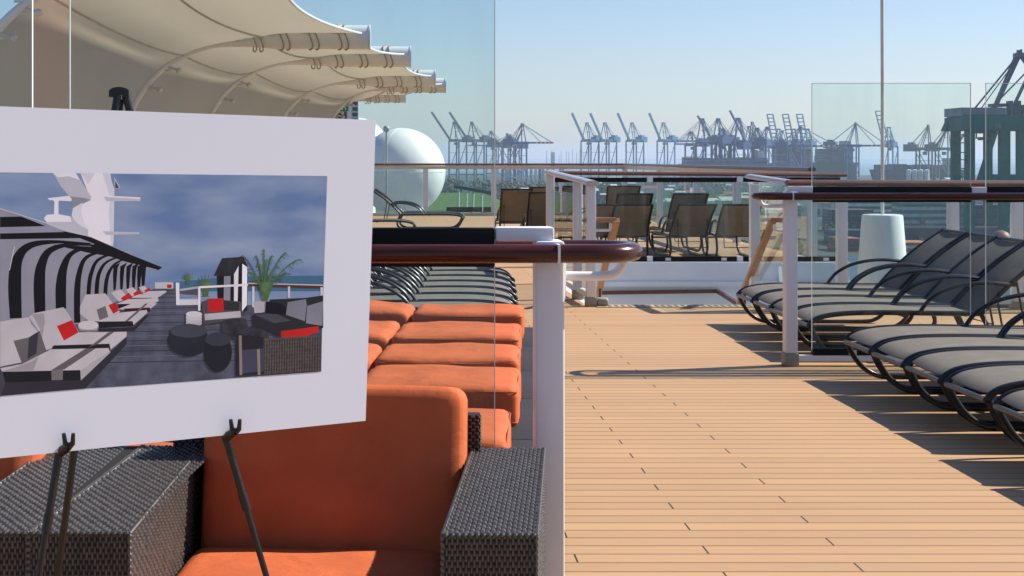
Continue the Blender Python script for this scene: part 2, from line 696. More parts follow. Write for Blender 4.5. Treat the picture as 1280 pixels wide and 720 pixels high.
def stair_rail(label, X, sx, Yt, Yb, zt, zb):
    t = thing('stair_handrail', label, 'handrail', (X, Yt, 0), group='teak stair handrails', world=True)
    mb = MB()
    mb.bar((X + sx, Yt, zt), (X, Yt, zt), 0.07, 0.05)
    mb.bar((X, Yt - 0.035, zt), (X, Yb, zb), 0.07, 0.05)
    mb.build('rail', M_teak, t)
    mb = MB()
    mb.tube(spline([(X + sx, Yt, zt - 0.11), (X + sx * 0.35, Yt, zt - 0.11), (X + sx * 0.2, Yt, zt - 0.1), (X + sx * 0.18, Yt, zt - 0.03)], 4), 0.016, 8)
    mb.build('bracket', M_white, t, 60)
    mb = MB()
    d = Vector((0, Yb - Yt, zb - zt))
    c = Vector((X, Yt, zt)) + d * 0.17
    mb.bar(c - d * 0.05 + Vector((-0.037, 0, 0)), c + d * 0.05 + Vector((-0.037, 0, 0)), 0.004, 0.04)
    mb.build('joint_plate', M_frame, t)
    mb = MB()
    c = Vector((X, Yt, zt)) + d * 0.8
    mb.tube([c, c + Vector((0, 0.02, -0.3))], 0.014, 8)
    mb.build('strut', M_frame, t)


stair_rail('teak stair handrail sloping down beside the left stair railing', XU(770, 16), -0.33, 16.0, 17.6, 0.934, -0.10)
stair_rail('teak stair handrail leaning beside the right screen post with a dark plate', XU(965, 16), 0.13, 16.0, 17.55, 0.934, -0.12)


# ------------------------------------------------------------------ wind screens with racetrack rails
def screen(name, label, sgn, Xp, Yc, npan, glassm, loc, PW=1.225):
    """sgn +1: panels run to -X from the end post (loop towards +X); -1 the mirror image"""
    t = thing(name, label, 'railing', loc, world=True)

    def X(d):            # d: distance from the post into the panel run
        return Xp - sgn * d
    zr, hw = 1.31, 0.125
    Lr = 0.17 + npan * (PW + 0.117)
    mb = MB()
    mb.box((Xp - 0.044, Yc - 0.06, 0.10), (Xp + 0.044, Yc + 0.06, 1.344), bev=0.008)
    mb.build('post', M_white, t, 40)
    mb = MB()
    mb.box((Xp - 0.052, Yc - 0.068, 0.0), (Xp + 0.052, Yc + 0.068, 0.10), bev=0.004)
    mb.build('post_shoe', M_shoe, t, 40)
    # racetrack handrail
    tip = X(-0.26)
    c = Vector((tip - sgn * hw, Yc, zr))
    path = [Vector((X(-0.02), Yc - hw, zr))]
    for i in range(13):
        a = -math.pi / 2 + math.pi * i / 12
        path.append(c + Vector((sgn * hw * math.cos(a), hw * math.sin(a), 0)))
    path.append(Vector((X(Lr), Yc + hw, zr)))
    mb = MB()
    mb.tube(path, 0.036, 14, rz=0.029)
    mb.tube([(X(-0.013), Yc - hw, zr), (X(Lr), Yc - hw, zr)], 0.036, 14, rz=0.029)
    mb.build('handrail', M_mahog, t, 50)
    mb = MB()
    mb.box((X(-0.0205), Yc - hw - 0.037, zr - 0.029), (X(-0.0125), Yc - hw + 0.037, zr + 0.029))
    mb.build('rail_joint', M_white, t)
    mb = MB()
    z0 = zr - 0.078
    mb.tube(spline([(X(-0.03), Yc, z0), (X(-0.16), Yc, z0), (X(-0.205), Yc, z0 + 0.006), (X(-0.228), Yc, z0 + 0.03), (X(-0.235), Yc, zr - 0.02)], 5), 0.015, 10)
    mb.box((X(-0.04), Yc - 0.03, z0 - 0.07), (X(-0.052), Yc + 0.03, z0 + 0.05), bev=0.003)
    mb.build('rail_bracket', M_white, t, 50)
    mb = MB()
    mb.box((X(-0.014), Yc - 0.04, 1.342), (X(0.166), Yc + 0.04, 1.386), bev=0.006)
    mb.build('cap_block', M_white, t, 40)
    x = 0.168 + PW
    for k in range(npan - 1):
        mb = MB()
        mb.box((X(x + 0.003), Yc - 0.035, 1.30), (X(x + 0.114), Yc + 0.035, 1.378), bev=0.004)
        mb.build('joint_block', M_white, t, 40)
        x += PW + 0.117
    # bottom beam
    mb = MB()
    mb.box((X(0.046), Yc - 0.03, 0.035), (X(Lr), Yc + 0.03, 0.082), bev=0.004)
    mb.build('bottom_beam', M_white, t, 40)
    for k in range(npan):
        a, b = 0.168 + k * (PW + 0.117), 0.168 + k * (PW + 0.117) + PW
        mb = MB()
        mb.box((X(a), Yc - 0.006, 0.12), (X(b), Yc + 0.006, 2.18))
        g = mb.build('glass_panel', glassm, t)
        mb = MB()
        for q in (a, b):
            s_ = 0.0016 if q == a else -0.0016
            mb.box((X(q - s_ * 0.5), Yc - 0.0064, 0.12), (X(q + s_), Yc + 0.0064, 2.18))
        mb.box((X(a), Yc - 0.0064, 2.178), (X(b), Yc + 0.0064, 2.182))
        mb.build('edge', M_edge, g)
        mb = MB()
        mb.box((X(a + 0.002), Yc - 0.026, 1.262), (X(b - 0.002), Yc + 0.026, 1.383), bev=0.004)
        mb.build('clamp_bar', M_black, t, 40)
        mb = MB()
        mb.box((X(a), Yc - 0.03, 0.084), (X(b), Yc + 0.03, 0.135), bev=0.003)
        mb.build('clamp_bar', M_black, t, 40)
        for q in (0.25, 0.75):
            mb = MB()
            xx = a + PW * q
            mb.box((X(xx - 0.03), Yc - 0.036, 0.088), (X(xx + 0.03), Yc - 0.031, 0.125))
            mb.build('clip', M_clip, t)
    return t


screen('glass_screen', 'near glass wind screen with dark wood loop rail, white post beside the wicker armchair', 1, 0.472, 4.63, 3, M_glassL, (0.472, 4.63, 0), 1.33)
screen('glass_screen', 'farther glass wind screen with dark wood loop rail among the right hand loungers', -1, 3.03, 11.42, 3, M_glass, (3.03, 11.42, 0))


# ------------------------------------------------------------------ railings
def side_rail(label, pts, z, loc, shoe=True, endshoe=False):
    """short return railing: three white posts, cap on top, glass between; pts: three (X, Y); z: cap heights at both ends"""
    t = thing('stair_railing', label, 'railing', loc, world=True)
    n = len(pts)
    zs = [z[0] + (z[1] - z[0]) * (p[1] - pts[0][1]) / (pts[-1][1] - pts[0][1]) for p in pts]
    for (x, y), zz in zip(pts, zs):
        mb = MB()
        mb.box((x - 0.05, y - 0.05, 0.1), (x + 0.05, y + 0.05, zz - 0.03), bev=0.006)
        mb.build('post', M_white, t, 40)
        mb = MB()
        mb.box((x - 0.06, y - 0.06, 0.0), (x + 0.06, y + 0.06, 0.1), bev=0.004)
        mb.build('post_shoe', M_shoe, t, 40)
    a, b = Vector((*pts[0], zs[0])), Vector((*pts[-1], zs[-1]))
    d = (b - a).normalized()
    mb = MB()
    mb.tube([a - d * 0.1, b + d * 0.1], 0.075, 12, rz=0.032)
    mb.build('cap_rail', M_steelcap, t, 50)
    for i in range(n - 1):
        p, q = Vector((*pts[i], 0)), Vector((*pts[i + 1], 0))
        d = (q - p).normalized()
        if (q - p).length < 0.3:
            continue
        mb = MB()
        c0, c1 = p + d * 0.1, q - d * 0.1
        mb.bar((c0.x, c0.y, 0.68), (c1.x, c1.y, 0.68), 0.012, 1.04)
        mb.build('glass_panel', M_glass, t)
        mb = MB()
        mb.bar((c0.x, c0.y, 0.12), (c1.x, c1.y, 0.12), 0.06, 0.06)
        mb.build('bottom_beam', M_white, t)
    if endshoe:
        mb = MB()
        mb.box((pts[0][0] + 0.06, pts[0][1] - 0.06, 0), (pts[0][0] + 0.19, pts[0][1] + 0.06, 0.095), bev=0.03, seg=3)
        mb.build('end_shoe', M_shoe, t, 60)
    return t


side_rail('white stair railing with sloping steel cap left of the stairwell opening', [(2.09, 16.0), (2.05, 16.85), (1.95, 18.9)], (1.335, 1.42), (2.1, 16, 0), endshoe=True)

# right rail (along X at Y 15.7) with a return along the stairwell
t = thing('deck_railing', 'wood capped white deck railing running right in front of the white mast drum', 'railing', (4.2, 15.7, 0), world=True)
YR = 15.7
tops = [(4.10, 17.0, 1.385), (4.17, YR, 1.345)]
mb = MB()
mb.tube([Vector((4.09, 17.15, 1.39)), Vector(tops[1])], 0.07, 12, rz=0.03)
mb.build('steel_cap', M_steelcap, t, 50)
mb = MB()
mb.tube([Vector((4.13, YR, 1.34)), Vector((9.0, YR, 1.325))], 0.07, 12, rz=0.034)
mb.build('wood_cap', M_wood, t, 50)
mb = MB()
mb.box((4.2, YR - 0.03, 1.245), (9.0, YR + 0.03, 1.30))
mb.build('under_beam', M_cream, t)
for x, y in ((4.10, 17.0), (4.17, YR), (XU(1052, YR), YR), (XU(1191, YR), YR), (XU(1271, YR), YR), (8.2, YR)):
    mb = MB()
    mb.box((x - 0.052, y - 0.05, 0.08), (x + 0.052, y + 0.05, 1.3), bev=0.006)
    mb.build('post', M_white, t, 40)
    mb = MB()
    mb.box((x - 0.06, y - 0.06, 0), (x + 0.06, y + 0.06, 0.08))
    mb.build('post_shoe', M_shoe, t)
xs = [4.17, XU(1052, YR), XU(1191, YR), XU(1271, YR), 8.2]
for a, b in zip(xs[:-1], xs[1:]):
    mb = MB()
    mb.box((a + 0.07, YR - 0.006, 0.14), (b - 0.07, YR + 0.006, 1.22))
    mb.build('glass_panel', M_glass, t)
mb = MB()
mb.box((4.23, YR - 0.03, 0.06), (8.9, YR + 0.03, 0.13))
mb.build('bottom_beam', M_white, t)
mb = MB()
mb.box((4.11, YR + 0.06, 0.06), (4.17, 16.94, 0.13))
mb.build('bottom_beam', M_white, t)
mb = MB()
mb.bar((4.16, YR + 0.06, 0.68), (4.11, 16.94, 0.68), 0.012, 1.08)
mb.build('glass_panel', M_glass, t)

# far rail behind the stairwell
t = thing('deck_railing', 'wood capped glass railing in front of the upright loungers behind the stairwell', 'railing', (4.3, 22, 0), world=True)
YF = 22.08
mb = MB()
mb.tube([Vector((XU(690, YF), YF, 1.385)), Vector((XU(1057, YF), YF, 1.352))], 0.075, 12, rz=0.03)
mb.build('wood_cap', M_wood, t, 50)
cuts = [(XU(690, YF), XU(808, YF)), (XU(816, YF), XU(920, YF)), (XU(929, YF), XU(1050, YF))]
for a, b in cuts:
    mb = MB()
    mb.box((a, YF - 0.006, 0.12), (b, YF + 0.006, 1.31))
    mb.build('glass_panel', M_glass, t)
    mb = MB()
    mb.box((a, YF - 0.03, 1.245), (b, YF + 0.03, 1.315))
    mb.build('clamp_bar', M_black, t)
    mb = MB()
    mb.box((a, YF - 0.03, 0.065), (b, YF + 0.03, 0.135))
    mb.build('clamp_bar', M_black, t)
    for q in (0.18, 0.85):
        mb = MB()
        x = a + (b - a) * q
        mb.box((x - 0.04, YF - 0.038, 0.075), (x + 0.04, YF - 0.031, 0.12))
        mb.build('clip', M_clip, t)
for x in (XU(812, YF), XU(924.5, YF), XU(1053, YF)):
    for za, zb_ in ((1.25, 1.325), (0.064, 0.14)):
        mb = MB()
        mb.box((x - 0.042, YF - 0.035, za), (x + 0.042, YF + 0.035, zb_))
        mb.build('joint_block', M_white, t)
# return towards the viewer at its right end
mb = MB()
mb.box((XU(690, YF), YF - 0.04, 0.0), (6.68, YF + 0.04, 0.062))
mb.build('bottom_beam', M_white, t)

# outer rail: across the stern at Y 41.5 and along the starboard side
t = thing('deck_railing', 'long wood capped outer deck railing with white posts in front of the harbour', 'railing', (6, 41.5, 0), world=True)
corner = Vector((XU(781, 41.5), 41.5, 1.43))
endp = Vector((6.5, 23.2, 1.43))
pts = [Vector((-11.5, 41.5, 1.43)), corner, endp]
mb = MB()
mb.tube([pts[0], corner + Vector((0.02, 0, 0))], 0.07, 10, rz=0.033)
mb.tube([corner, endp], 0.07, 10, rz=0.033)
mb.build('wood_cap', M_wood, t, 50)
mb = MB()
mb.bar(pts[0] - Vector((0, 0, 0.085)), corner - Vector((0, 0, 0.085)), 0.05, 0.09)
mb.bar(corner - Vector((0, 0, 0.085)), endp - Vector((0, 0, 0.085)), 0.05, 0.09)
mb.build('under_beam', M_cream, t)
posts = [XU(617 - 85 * k, 41.5) for k in range(-1, 7)]
pp = [Vector((x, 41.5, 0)) for x in posts if x < corner.x - 0.3] + [Vector((corner.x, corner.y, 0))]
for u in (825, 871, 921):
    k = (u - CX) / F
    # intersection with the corner-end line
    dx, dy = endp.x - corner.x, endp.y - corner.y
    s_ = (k * corner.y - corner.x) / (dx - k * dy)
    pp.append(Vector((corner.x + dx * s_, corner.y + dy * s_, 0)))
pp.append(Vector((endp.x, endp.y, 0)))
for p in pp:
    mb = MB()
    mb.box((p.x - 0.07, p.y - 0.05, 0), (p.x + 0.07, p.y + 0.05, 1.30))
    mb.build('post', M_white, t)
pp.sort(key=lambda p: (-p.y if p.y < 41 else -100, p.x))
for a, b in zip(pp[:-1], pp[1:]):
    d = (b - a).normalized()
    mb = MB()
    mb.bar(a + d * 0.09 + Vector((0, 0, 0.66)), b - d * 0.09 + Vector((0, 0, 0.66)), 0.012, 1.16)
    mb.build('glass_panel', M_glass, t)
mb = MB()
mb.box((-11.5, 41.44, 0), (corner.x, 41.56, 0.07))
mb.build('kerb', M_cream, t)


# ------------------------------------------------------------------ sun loungers
def lounger_meshes(theta, label, group):
    t = thing('sun_lounger', label, 'sun lounger', group=group)
    hw = 0.292
    prof = spline([(0.0, 0, 0.272), (0.035, 0, 0.312), (0.12, 0, 0.348), (0.3, 0, 0.372), (0.6, 0, 0.378), (1.0, 0, 0.372), (1.37, 0, 0.368)], 4)
    th = R(theta)
    hx = Vector((1.37, 0, 0.368))
    bd = Vector((math.cos(th), 0, math.sin(th)))
    bn = Vector((-math.sin(th), 0, math.cos(th)))
    bprof = [hx + bd * (0.83 * i / 8) + bn * (0.035 * math.sin(math.pi * i / 8)) for i in range(9)]
    mb = MB()
    for s in (-1, 1):
        mb.tube([p + Vector((0, s * hw, 0)) for p in prof], 0.02, 8, rz=0.021)
    fb = MB()
    fb.tube([(0.0, -hw + 0.01, 0.272), (0.0, hw - 0.01, 0.272)], 0.0175, 10)
    fb.build('foot_bar', M_bar, t, 50)
    mb.tube([(1.36, -hw, 0.36), (1.36, hw, 0.36)], 0.014, 8)
    mb.tube([(0.75, -hw, 0.352), (0.75, hw, 0.352)], 0.011, 8)
    mb.build('frame', M_frame, t, 50)
    mb = MB()
    for s in (-1, 1):
        mb.tube([p + Vector((0, s * hw, 0)) for p in bprof], 0.02, 8, rz=0.021)
    mb.tube([bprof[-1] + Vector((0, -hw, 0)), bprof[-1] + Vector((0, hw, 0))], 0.016, 8)
    # prop bar under the back
    q = bprof[4]
    mb.tube([q + Vector((0, -hw * 0.8, -0.01)), Vector((1.75, -hw * 0.8, 0.2)), Vector((1.75, hw * 0.8, 0.2)), q + Vector((0, hw * 0.8, -0.01))], 0.010, 6)
    mb.build('back_frame', M_frame, t, 50)

    def sheet(pr, name, trim):
        mb = MB()
        n = 8
        vs, fs = [], []
        for p in pr:
            for k in range(n + 1):
                y = -hw + 2 * hw * k / n
                vs.append(p + Vector((0, y * 0.97, 0.010 - 0.012 * (1 - (y / hw) ** 2))))
        for i in range(len(pr) - 1):
            for k in range(n):
                a = i * (n + 1) + k
                fs.append((a, a + 1, a + n + 2, a + n + 1))
        mb.add(vs, fs)
        m = len(vs)
        lo = [v - Vector((0, 0, 0.005)) for v in vs]
        mb.add(lo, [tuple(reversed(f)) for f in fs])
        return mb.build(name, M_sling, t, 170)
    fab = [p for p in prof if p.x > 0.02]
    sheet(fab, 'seat_sling', 0)
    sheet(bprof[:-1] + [bprof[-1] - bd * 0.02], 'back_sling', 0)
    end = hx + bd * 0.34
    for s in (-1, 1):
        y = s * (hw + 0.012)
        mb = MB()
        pth = spline([(0.87, y, 0.375), (0.95, y, 0.475), (1.08, y, 0.555), (1.24, y, 0.60), (1.42, y, 0.615), (max(end.x, 1.52), y, end.z + 0.01)], 5)
        mb.tube(pth, 0.022, 8, rz=0.016)
        mb.build('armrest', M_frame, t, 50)
        mb = MB()
        pth = spline([(0.012, y * 0.96, 0.268), (0.05, y * 0.96, 0.19), (0.115, y * 0.96, 0.10), (0.21, y * 0.96, 0.036), (0.33, y * 0.96, 0.02), (0.75, y * 0.96, 0.018),
                      (1.20, y * 0.96, 0.018), (1.33, y * 0.96, 0.035), (1.42, y * 0.96, 0.10), (1.45, y * 0.96, 0.19), (1.37, y * 0.96, 0.36)], 4)
        mb.tube(pth, 0.0195, 8)
        for x in (0.34, 1.16):
            mb.box((x - 0.05, y * 0.96 - 0.02, 0.0), (x + 0.05, y * 0.96 + 0.02, 0.03))
        mb.build('leg', M_frame, t, 50)
    return t


ORD = ['first', 'second', 'third', 'fourth', 'fifth', 'sixth', 'seventh', 'eighth']
near = [(10.435, 3.245), (9.76, 3.235), (9.09, 3.23), (8.40, 3.225), (7.63, 3.20), (6.94, 3.20)]
g0 = 'reclined loungers on the right, this side of the glass screen'
proto = None
for i, (y, x) in enumerate(near):
    lab = 'taupe sling sun lounger, %s this side of the right hand glass screen' % ORD[i]
    if proto is None:
        proto = lounger_meshes(40, lab, g0)
        proto.location = (x, y, 0)
    else:
        dup(proto, (x, y, 0), R([0, 0.4, -0.3, 0.5, -0.2, 0.3][i]), lab, g0)
far = [(14.06, 3.30), (13.38, 3.30), (12.70, 3.27), (12.02, 3.26)]
for i, (y, x) in enumerate(far):
    lab = 'sun lounger with raised dark back behind the right hand glass screen, %s from the stairwell' % ORD[i]
    dup(proto, (x, y, 0), R([0.3, -0.4, 0.2, 0.0][i]), lab, 'reclined loungers on the right, behind the glass screen')
for i in range(7):
    y = 16.35 - 0.68 * i
    dup(proto, (1.26 - 0.045 * i, y, 0), R(180 + [0.3, -0.2, 0.4, 0, -0.4, 0.2, 0.1][i]),
        'taupe sling sun lounger lying beyond the orange daybeds, %s counted from the far end' % ORD[i], 'flat loungers on the left beyond the orange daybeds')
up = lounger_meshes(38, 'upright lounger behind far glass railing, left of the front three', 'upright loungers facing the harbour')
ups = [(3.73, 24.95, 'left of the front three'), (4.58, 24.95, 'middle of the front three'), (5.42, 24.95, 'right of the front three'),
       (3.95, 26.7, 'left of the two in the second row'), (4.82, 26.7, 'right of the two in the second row'), (4.18, 28.9, 'alone in the third row'),
       (3.02, 24.95, 'half hidden by the stair railing, front row'), (3.1, 26.7, 'half hidden by the stair railing, second row'), (3.3, 28.9, 'half hidden by the stair railing, third row')]
gu = 'upright loungers facing the harbour'
up2 = lounger_meshes(50, 'x', gu)
up3 = lounger_meshes(60, 'x', gu)
used = set()


def place(src, x, y, rz, lab):
    if src.name not in used:
        used.add(src.name)
        src.location, src.rotation_euler = (x, y, 0), (0, 0, rz)
        src['label'], src['group'] = lab, gu
    else:
        dup(src, (x, y, 0), rz, lab, gu)


for i, (x, y, w) in enumerate(ups):
    src = up if 'front' in w else (up2 if 'second' in w else up3)
    place(src, x, y, R(-90 + [-2, 2, -2, 1, 3, -1, 2, -2, 1][i]), 'upright lounger behind far glass railing, ' + w)
for x, y, w in ((2.30, 30.4, 'upright lounger with its back to us nearest the white dome, left of stair railing'),
                (2.58, 27.6, 'upright lounger with its back to us cut off by the stair railing'),
                (3.0, 32.2, 'upright lounger far back, top corner showing past the stair railing')):
    place(up2, x, y, R(-90), w)
dup(proto, (1.44, 32.7, 0), R(180), 'flat dark lounger below the white dome, nearer one of the pair', 'loungers side on below the white dome')
dup(proto, (1.50, 33.6, 0), R(180), 'flat dark lounger seen side on below the white dome', 'loungers side on below the white dome')
dup(proto, (0.35, 29.2, 0), R(180), 'flat dark lounger whose arms show above the near black screen clamp', 'loungers side on below the white dome')

M_pipe = mat('orange piping', (0.40, 0.085, 0.03), 0.7)


def piping(par, L_, W_, T_, M):
    mb = MB()
    for zz in (T_ / 2 - 0.012, -T_ / 2 + 0.012):
        r = 0.03
        pts = []
        for sx, sy, a0 in ((1, 1, 0), (-1, 1, 90), (-1, -1, 180), (1, -1, 270)):
            for k in range(5):
                a = R(a0 + 90 * k / 4)
                pts.append(M @ Vector((sx * (L_ / 2 - r) + r * math.cos(a), sy * (W_ / 2 - r) + r * math.sin(a), zz)))
        mb.tube(pts, 0.0042, 6, closed=True)
    mb.build('piping', M_pipe, par, 60)


# ------------------------------------------------------------------ orange daybeds
beds = [(10.88, 0.93, 0.80), (9.62, 0.80, 0.98), (8.50, 0.70, 0.88), (7.52, 0.62, 0.86), (6.20, 0.47, 0.95), (5.25, 0.36, 0.86)]
for i, (y, xr, w) in enumerate(beds):
    lab = 'orange cushioned wicker daybed, %s counted from the grey loungers' % ORD[i]
    t = thing('daybed', lab, 'daybed', (xr, y, 0), R(-5.5), group='orange daybeds in a row')
    mb = MB()
    yn = beds[i + 1][0] if i + 1 < len(beds) else y - 1.0
    yp = beds[i - 1][0] if i else y + 1.06
    mb.box((-2.2, (yn - y) / 2 + 0.004, 0.05), (0.107 * (y - 0.53) - xr - 0.015, (yp - y) / 2 - 0.004, 0.30), bev=0.012)
    mb.build('wicker_base', M_weave, t, 40)
    Ls = 0.80
    c = cushion(Ls, w - 0.12, 0.20, 0.045, 0.010, 20, 0.005, i)
    c.xform(Matrix.Translation((-Ls / 2, 0, 0.392)))
    sc_ = c.build('seat_cushion', M_orange, t, 170)
    piping(sc_, Ls - 0.012, w - 0.132, 0.172, Matrix.Translation((-Ls / 2, 0, 0.392)))
    c = cushion(0.95, w - 0.13, 0.20, 0.05, 0.012, 18, 0.006, i + 20)
    c.xform(Matrix.Translation((-Ls - 0.035 - 0.46, -0.02, 0.415)) @ Matrix.Rotation(R(2.5), 4, 'Y'))
    c.build('back_cushion', M_orange, t, 170)

# ------------------------------------------------------------------ wicker armchairs
ZA = 0.755


def PA(u, v, z=ZA):
    Y = F * (H - z) / (v - CY)
    return Vector(((u - CX) / F * Y, Y, z))


def wicker_arm(name, q, parent, z0=0.06):
    """q: front-left, front-right, back-right, back-left top corners"""
    mb = MB()
    lowq = [Vector((p.x, p.y, ZA - 0.001)) for p in q]
    mb.prism(list(reversed(lowq)), (0, 0, -(ZA - z0)), 0)
    fl, fr, br, bl = lowq
    weave(mb, bl, fl - bl, fr - fl, a=0.036, b=0.0118, h=0.0042)
    dz = Vector((0, 0, -(ZA - z0)))
    weave(mb, fr + dz, -dz, fl - fr, a=0.026, b=0.0062, h=0.0022)
    weave(mb, fr + dz, br - fr, -dz, a=0.034, b=0.0118, h=0.0042)
    weave(mb, bl + dz, fl - bl, -dz, a=0.034, b=0.0118, h=0.0042)
    # braided corner edges
    for a, b in ((fl, fr), (fr, br), (bl, fl), (fr, fr + dz), (fl, fl + dz)):
        n = int((b - a).length / 0.014)
        for k in range(n):
            p = a + (b - a) * ((k + 0.5) / n)
            d = (b - a).normalized() * 0.0062
            mb.tube([p - d, p - d * 0.3, p + d * 0.3, p + d], [0.003, 0.0054, 0.0054, 0.003], 6, mi=1)
    return mb.build(name, [M_wbase, M_strand], parent)


t = thing('armchair', 'near wicker armchair with orange back and seat cushions beside the white post', 'armchair', (-0.2, 3.9, 0), world=True, group='wicker armchairs')
qa = [PA(553, 668), PA(671, 668), PA(680, 560), PA(591, 560)]
wicker_arm('armrest', qa, t)
qb = [PA(37, 666), PA(162, 666), PA(253, 557), PA(181, 557)]
wicker_arm('armrest', qb, t)
rot = R(-6.5)
RZ = Matrix.Rotation(rot, 4, 'Z')
c = cushion(0.742, 0.17, 0.56, 0.042, 0.0, 20, 0.002, 4)
c.xform(Matrix.Translation((-0.178, 4.20, 0.675)) @ RZ @ Matrix.Rotation(R(-9), 4, 'X'))
c.build('back_cushion', M_orange, t, 170)
c = cushion(0.735, 0.95, 0.18, 0.06, 0.03, 18, 0.003, 5)
c.xform(Matrix.Translation((-0.245, 3.66, 0.432)) @ Matrix.Rotation(R(-4), 4, 'Z'))
c.build('seat_cushion', M_orange, t, 170)
mb = MB()
bl, br = Vector((-0.66, 4.35, 0)), Vector((0.238, 4.262, 0))
mb.prism([bl + Vector((0, 0, 0.86)), bl + Vector((0, 0.05, 0.86)), br + Vector((0, 0.05, 0.86)), br + Vector((0, 0, 0.86))], (0, 0, -0.80), 0)
weave(mb, bl + Vector((0, -0.001, 0.06)), br - bl, (0, 0, 0.80))
weave(mb, br + Vector((0.001, 0, 0.06)), (0, 0.05, 0), (0, 0, 0.80))
weave(mb, br + Vector((0, 0.051, 0.06)), bl - br, (0, 0, 0.80), a=0.03, b=0.014)
mb.build('back_frame', [M_wbase, M_strand], t)
mb = MB()
mb.box((-0.57, 3.28, 0.06), (0.12, 4.25, 0.30))
mb.build('seat_base', M_weave, t)

t = thing('armchair', 'left wicker armchair mostly hidden behind the poster board', 'armchair', (-1.3, 3.9, 0), world=True, group='wicker armchairs')
qc = [PA(-88, 666), PA(34, 666), PA(178, 557), PA(66, 557)]
wicker_arm('armrest', qc, t)
c = cushion(0.80, 0.17, 0.56, 0.06, 0.0, 16, 0.003, 6)
c.xform(Matrix.Translation((-1.40, 4.16, 0.675)) @ Matrix.Rotation(R(2), 4, 'Z') @ Matrix.Rotation(R(-9), 4, 'X'))
c.build('back_cushion', M_orange, t, 170)
c = cushion(0.70, 0.95, 0.18, 0.06, 0.03, 14, 0.003, 7)
c.xform(Matrix.Translation((-1.38, 3.62, 0.40)))
c.build('seat_cushion', M_orange, t, 170)
mb = MB()
mb.box((-1.82, 4.27, 0.06), (-0.95, 4.33, 0.86))
mb.build('back_frame', M_weave, t)
mb = MB()
mb.box((-1.74, 3.2, 0.06), (-1.03, 4.2, 0.30))
mb.build('seat_base', M_weave, t)

# ------------------------------------------------------------------ mast base
t = thing('mast', 'thin white pole rising from a tapered white drum base behind the right deck railing', 'mast', (XU(1103, 17.4), 17.4, -1.3), world=True)
c = (XU(1103, 17.4), 17.4, 0)
zt = ZV(268, 17.4)
mb = MB()
mb.lathe([(0.345, -1.3), (0.318, -0.2), (0.295, ZV(355, 17.4)), (0.232, zt - 0.02), (0.224, zt - 0.004), (0.20, zt)], c, 40)
mb.build('drum_base', M_radome, t, 50)
mb = MB()
mb.tube([(c[0], c[1], zt - 0.02), (c[0], c[1], zt + 1.6), (c[0] - 0.01, c[1], 5.0)], 0.021, 10)
mb.build('pole', mat('pole paint', (0.68, 0.62, 0.56), 0.5), t, 60)

# ------------------------------------------------------------------ domes
t = thing('radome', 'big white satellite dome beyond the outer deck railing', 'radome', (0.15, 47, -1.2), world=True)
mb = MB()
mb.sphere((XU(502, 47), 47, ZV(215, 47)), 55 / F * 47, 48, 32)
mb.build('shell', M_radome, t, 170)
mb = MB()
zc = ZV(215, 47)
dc = Vector((XU(502, 47), 47, zc))
rd = 55 / F * 47 + 0.002
for z_ in (0.0,):
    rr_ = math.sqrt(rd * rd - z_ * z_)
    mb.tube([dc + Vector((rr_ * math.cos(2 * math.pi * i / 48), rr_ * math.sin(2 * math.pi * i / 48), z_)) for i in range(48)], 0.006, 5, closed=True)
for q in range(2):
    a = math.pi * (q * 1.5 + 0.3) / 5
    mb.tube([dc + Vector((rd * math.cos(a) * math.sin(2 * math.pi * i / 48), rd * math.sin(a) * math.sin(2 * math.pi * i / 48), rd * math.cos(2 * math.pi * i / 48))) for i in range(48)], 0.006, 5, closed=True)
mb.build('seam_band', mat('dome seam', (0.6, 0.6, 0.6), 0.5), t)
mb = MB()
mb.lathe([(0.9, -1.2), (0.8, -0.3), (0.7, 0.0)], (XU(502, 47), 47, 0), 24)
mb.build('pedestal', M_white, t, 50)
t = thing('radome', 'white satellite dome tucked behind the poster corner and the larger dome', 'radome', (-1.5, 52, -1.2), world=True)
mb = MB()
mb.sphere((XU(446, 52), 52, ZV(186, 52)), 39 / F * 52, 40, 24)
mb.build('shell', M_radome, t, 170)
mb = MB()
mb.lathe([(0.7, -1.2), (0.6, 1.2)], (XU(446, 52), 52, 0), 24)
mb.build('pedestal', M_white, t, 50)
mb = MB()
mb.sphere((XU(483, 44), 44, ZV(161, 44)), 0.1, 14, 10)  # little grey camera dome on a slim post, gives no light
mb.tube([(XU(483, 44), 44, 0), (XU(483, 44), 44, ZV(163, 44))], 0.03, 8)
tag(mb.build('deck_device', mat('grey lamp', (0.3, 0.32, 0.34), 0.4), None, 50), 'small grey round lamp on a post beside the white dome', 'device')

# ------------------------------------------------------------------ lawn and its fittings
mb = MB()
mb.box((-14, 62, -1.1), (6.4, 112, -1.0))
struct(mb, 'lawn', mat('mown lawn', (0.055, 0.115, 0.025), 0.95, var=0.3, vscale=1.5))
for i, (u, v0, v1, Y) in enumerate(((583, 228, 262, 75), (591, 240, 268, 68), (573, 238, 264, 72), (602, 241, 268, 70))):
    mb = MB()
    mb.tube([P(u, v1, Y) * 1.0, P(u + 0.6, v0, Y)], 0.05, 8)
    if i == 0:
        mb.bar(P(583.5, 228, Y), P(581, 241, Y), 0.3, 0.06)
    else:
        mb.bar(P(u - 1.5, v0, Y), P(u + 2, v0 + 1, Y), 0.2, 0.08)
    o = mb.build('lawn_post', M_white, None)
    tag(o, ['tall white post with a slanted head on the green lawn', 'white lawn post between the red bins', 'white lawn post nearest the big dome', 'white lawn post nearest the outer rail post'][i], 'post', 'white posts on the lawn')
mb = MB()
for a, b in ((558, 594), (578, 606), (604, 620)):
    mb.bar(P(a, 262, 64), P(b - 3, 262, 64), 0.06, 0.22)
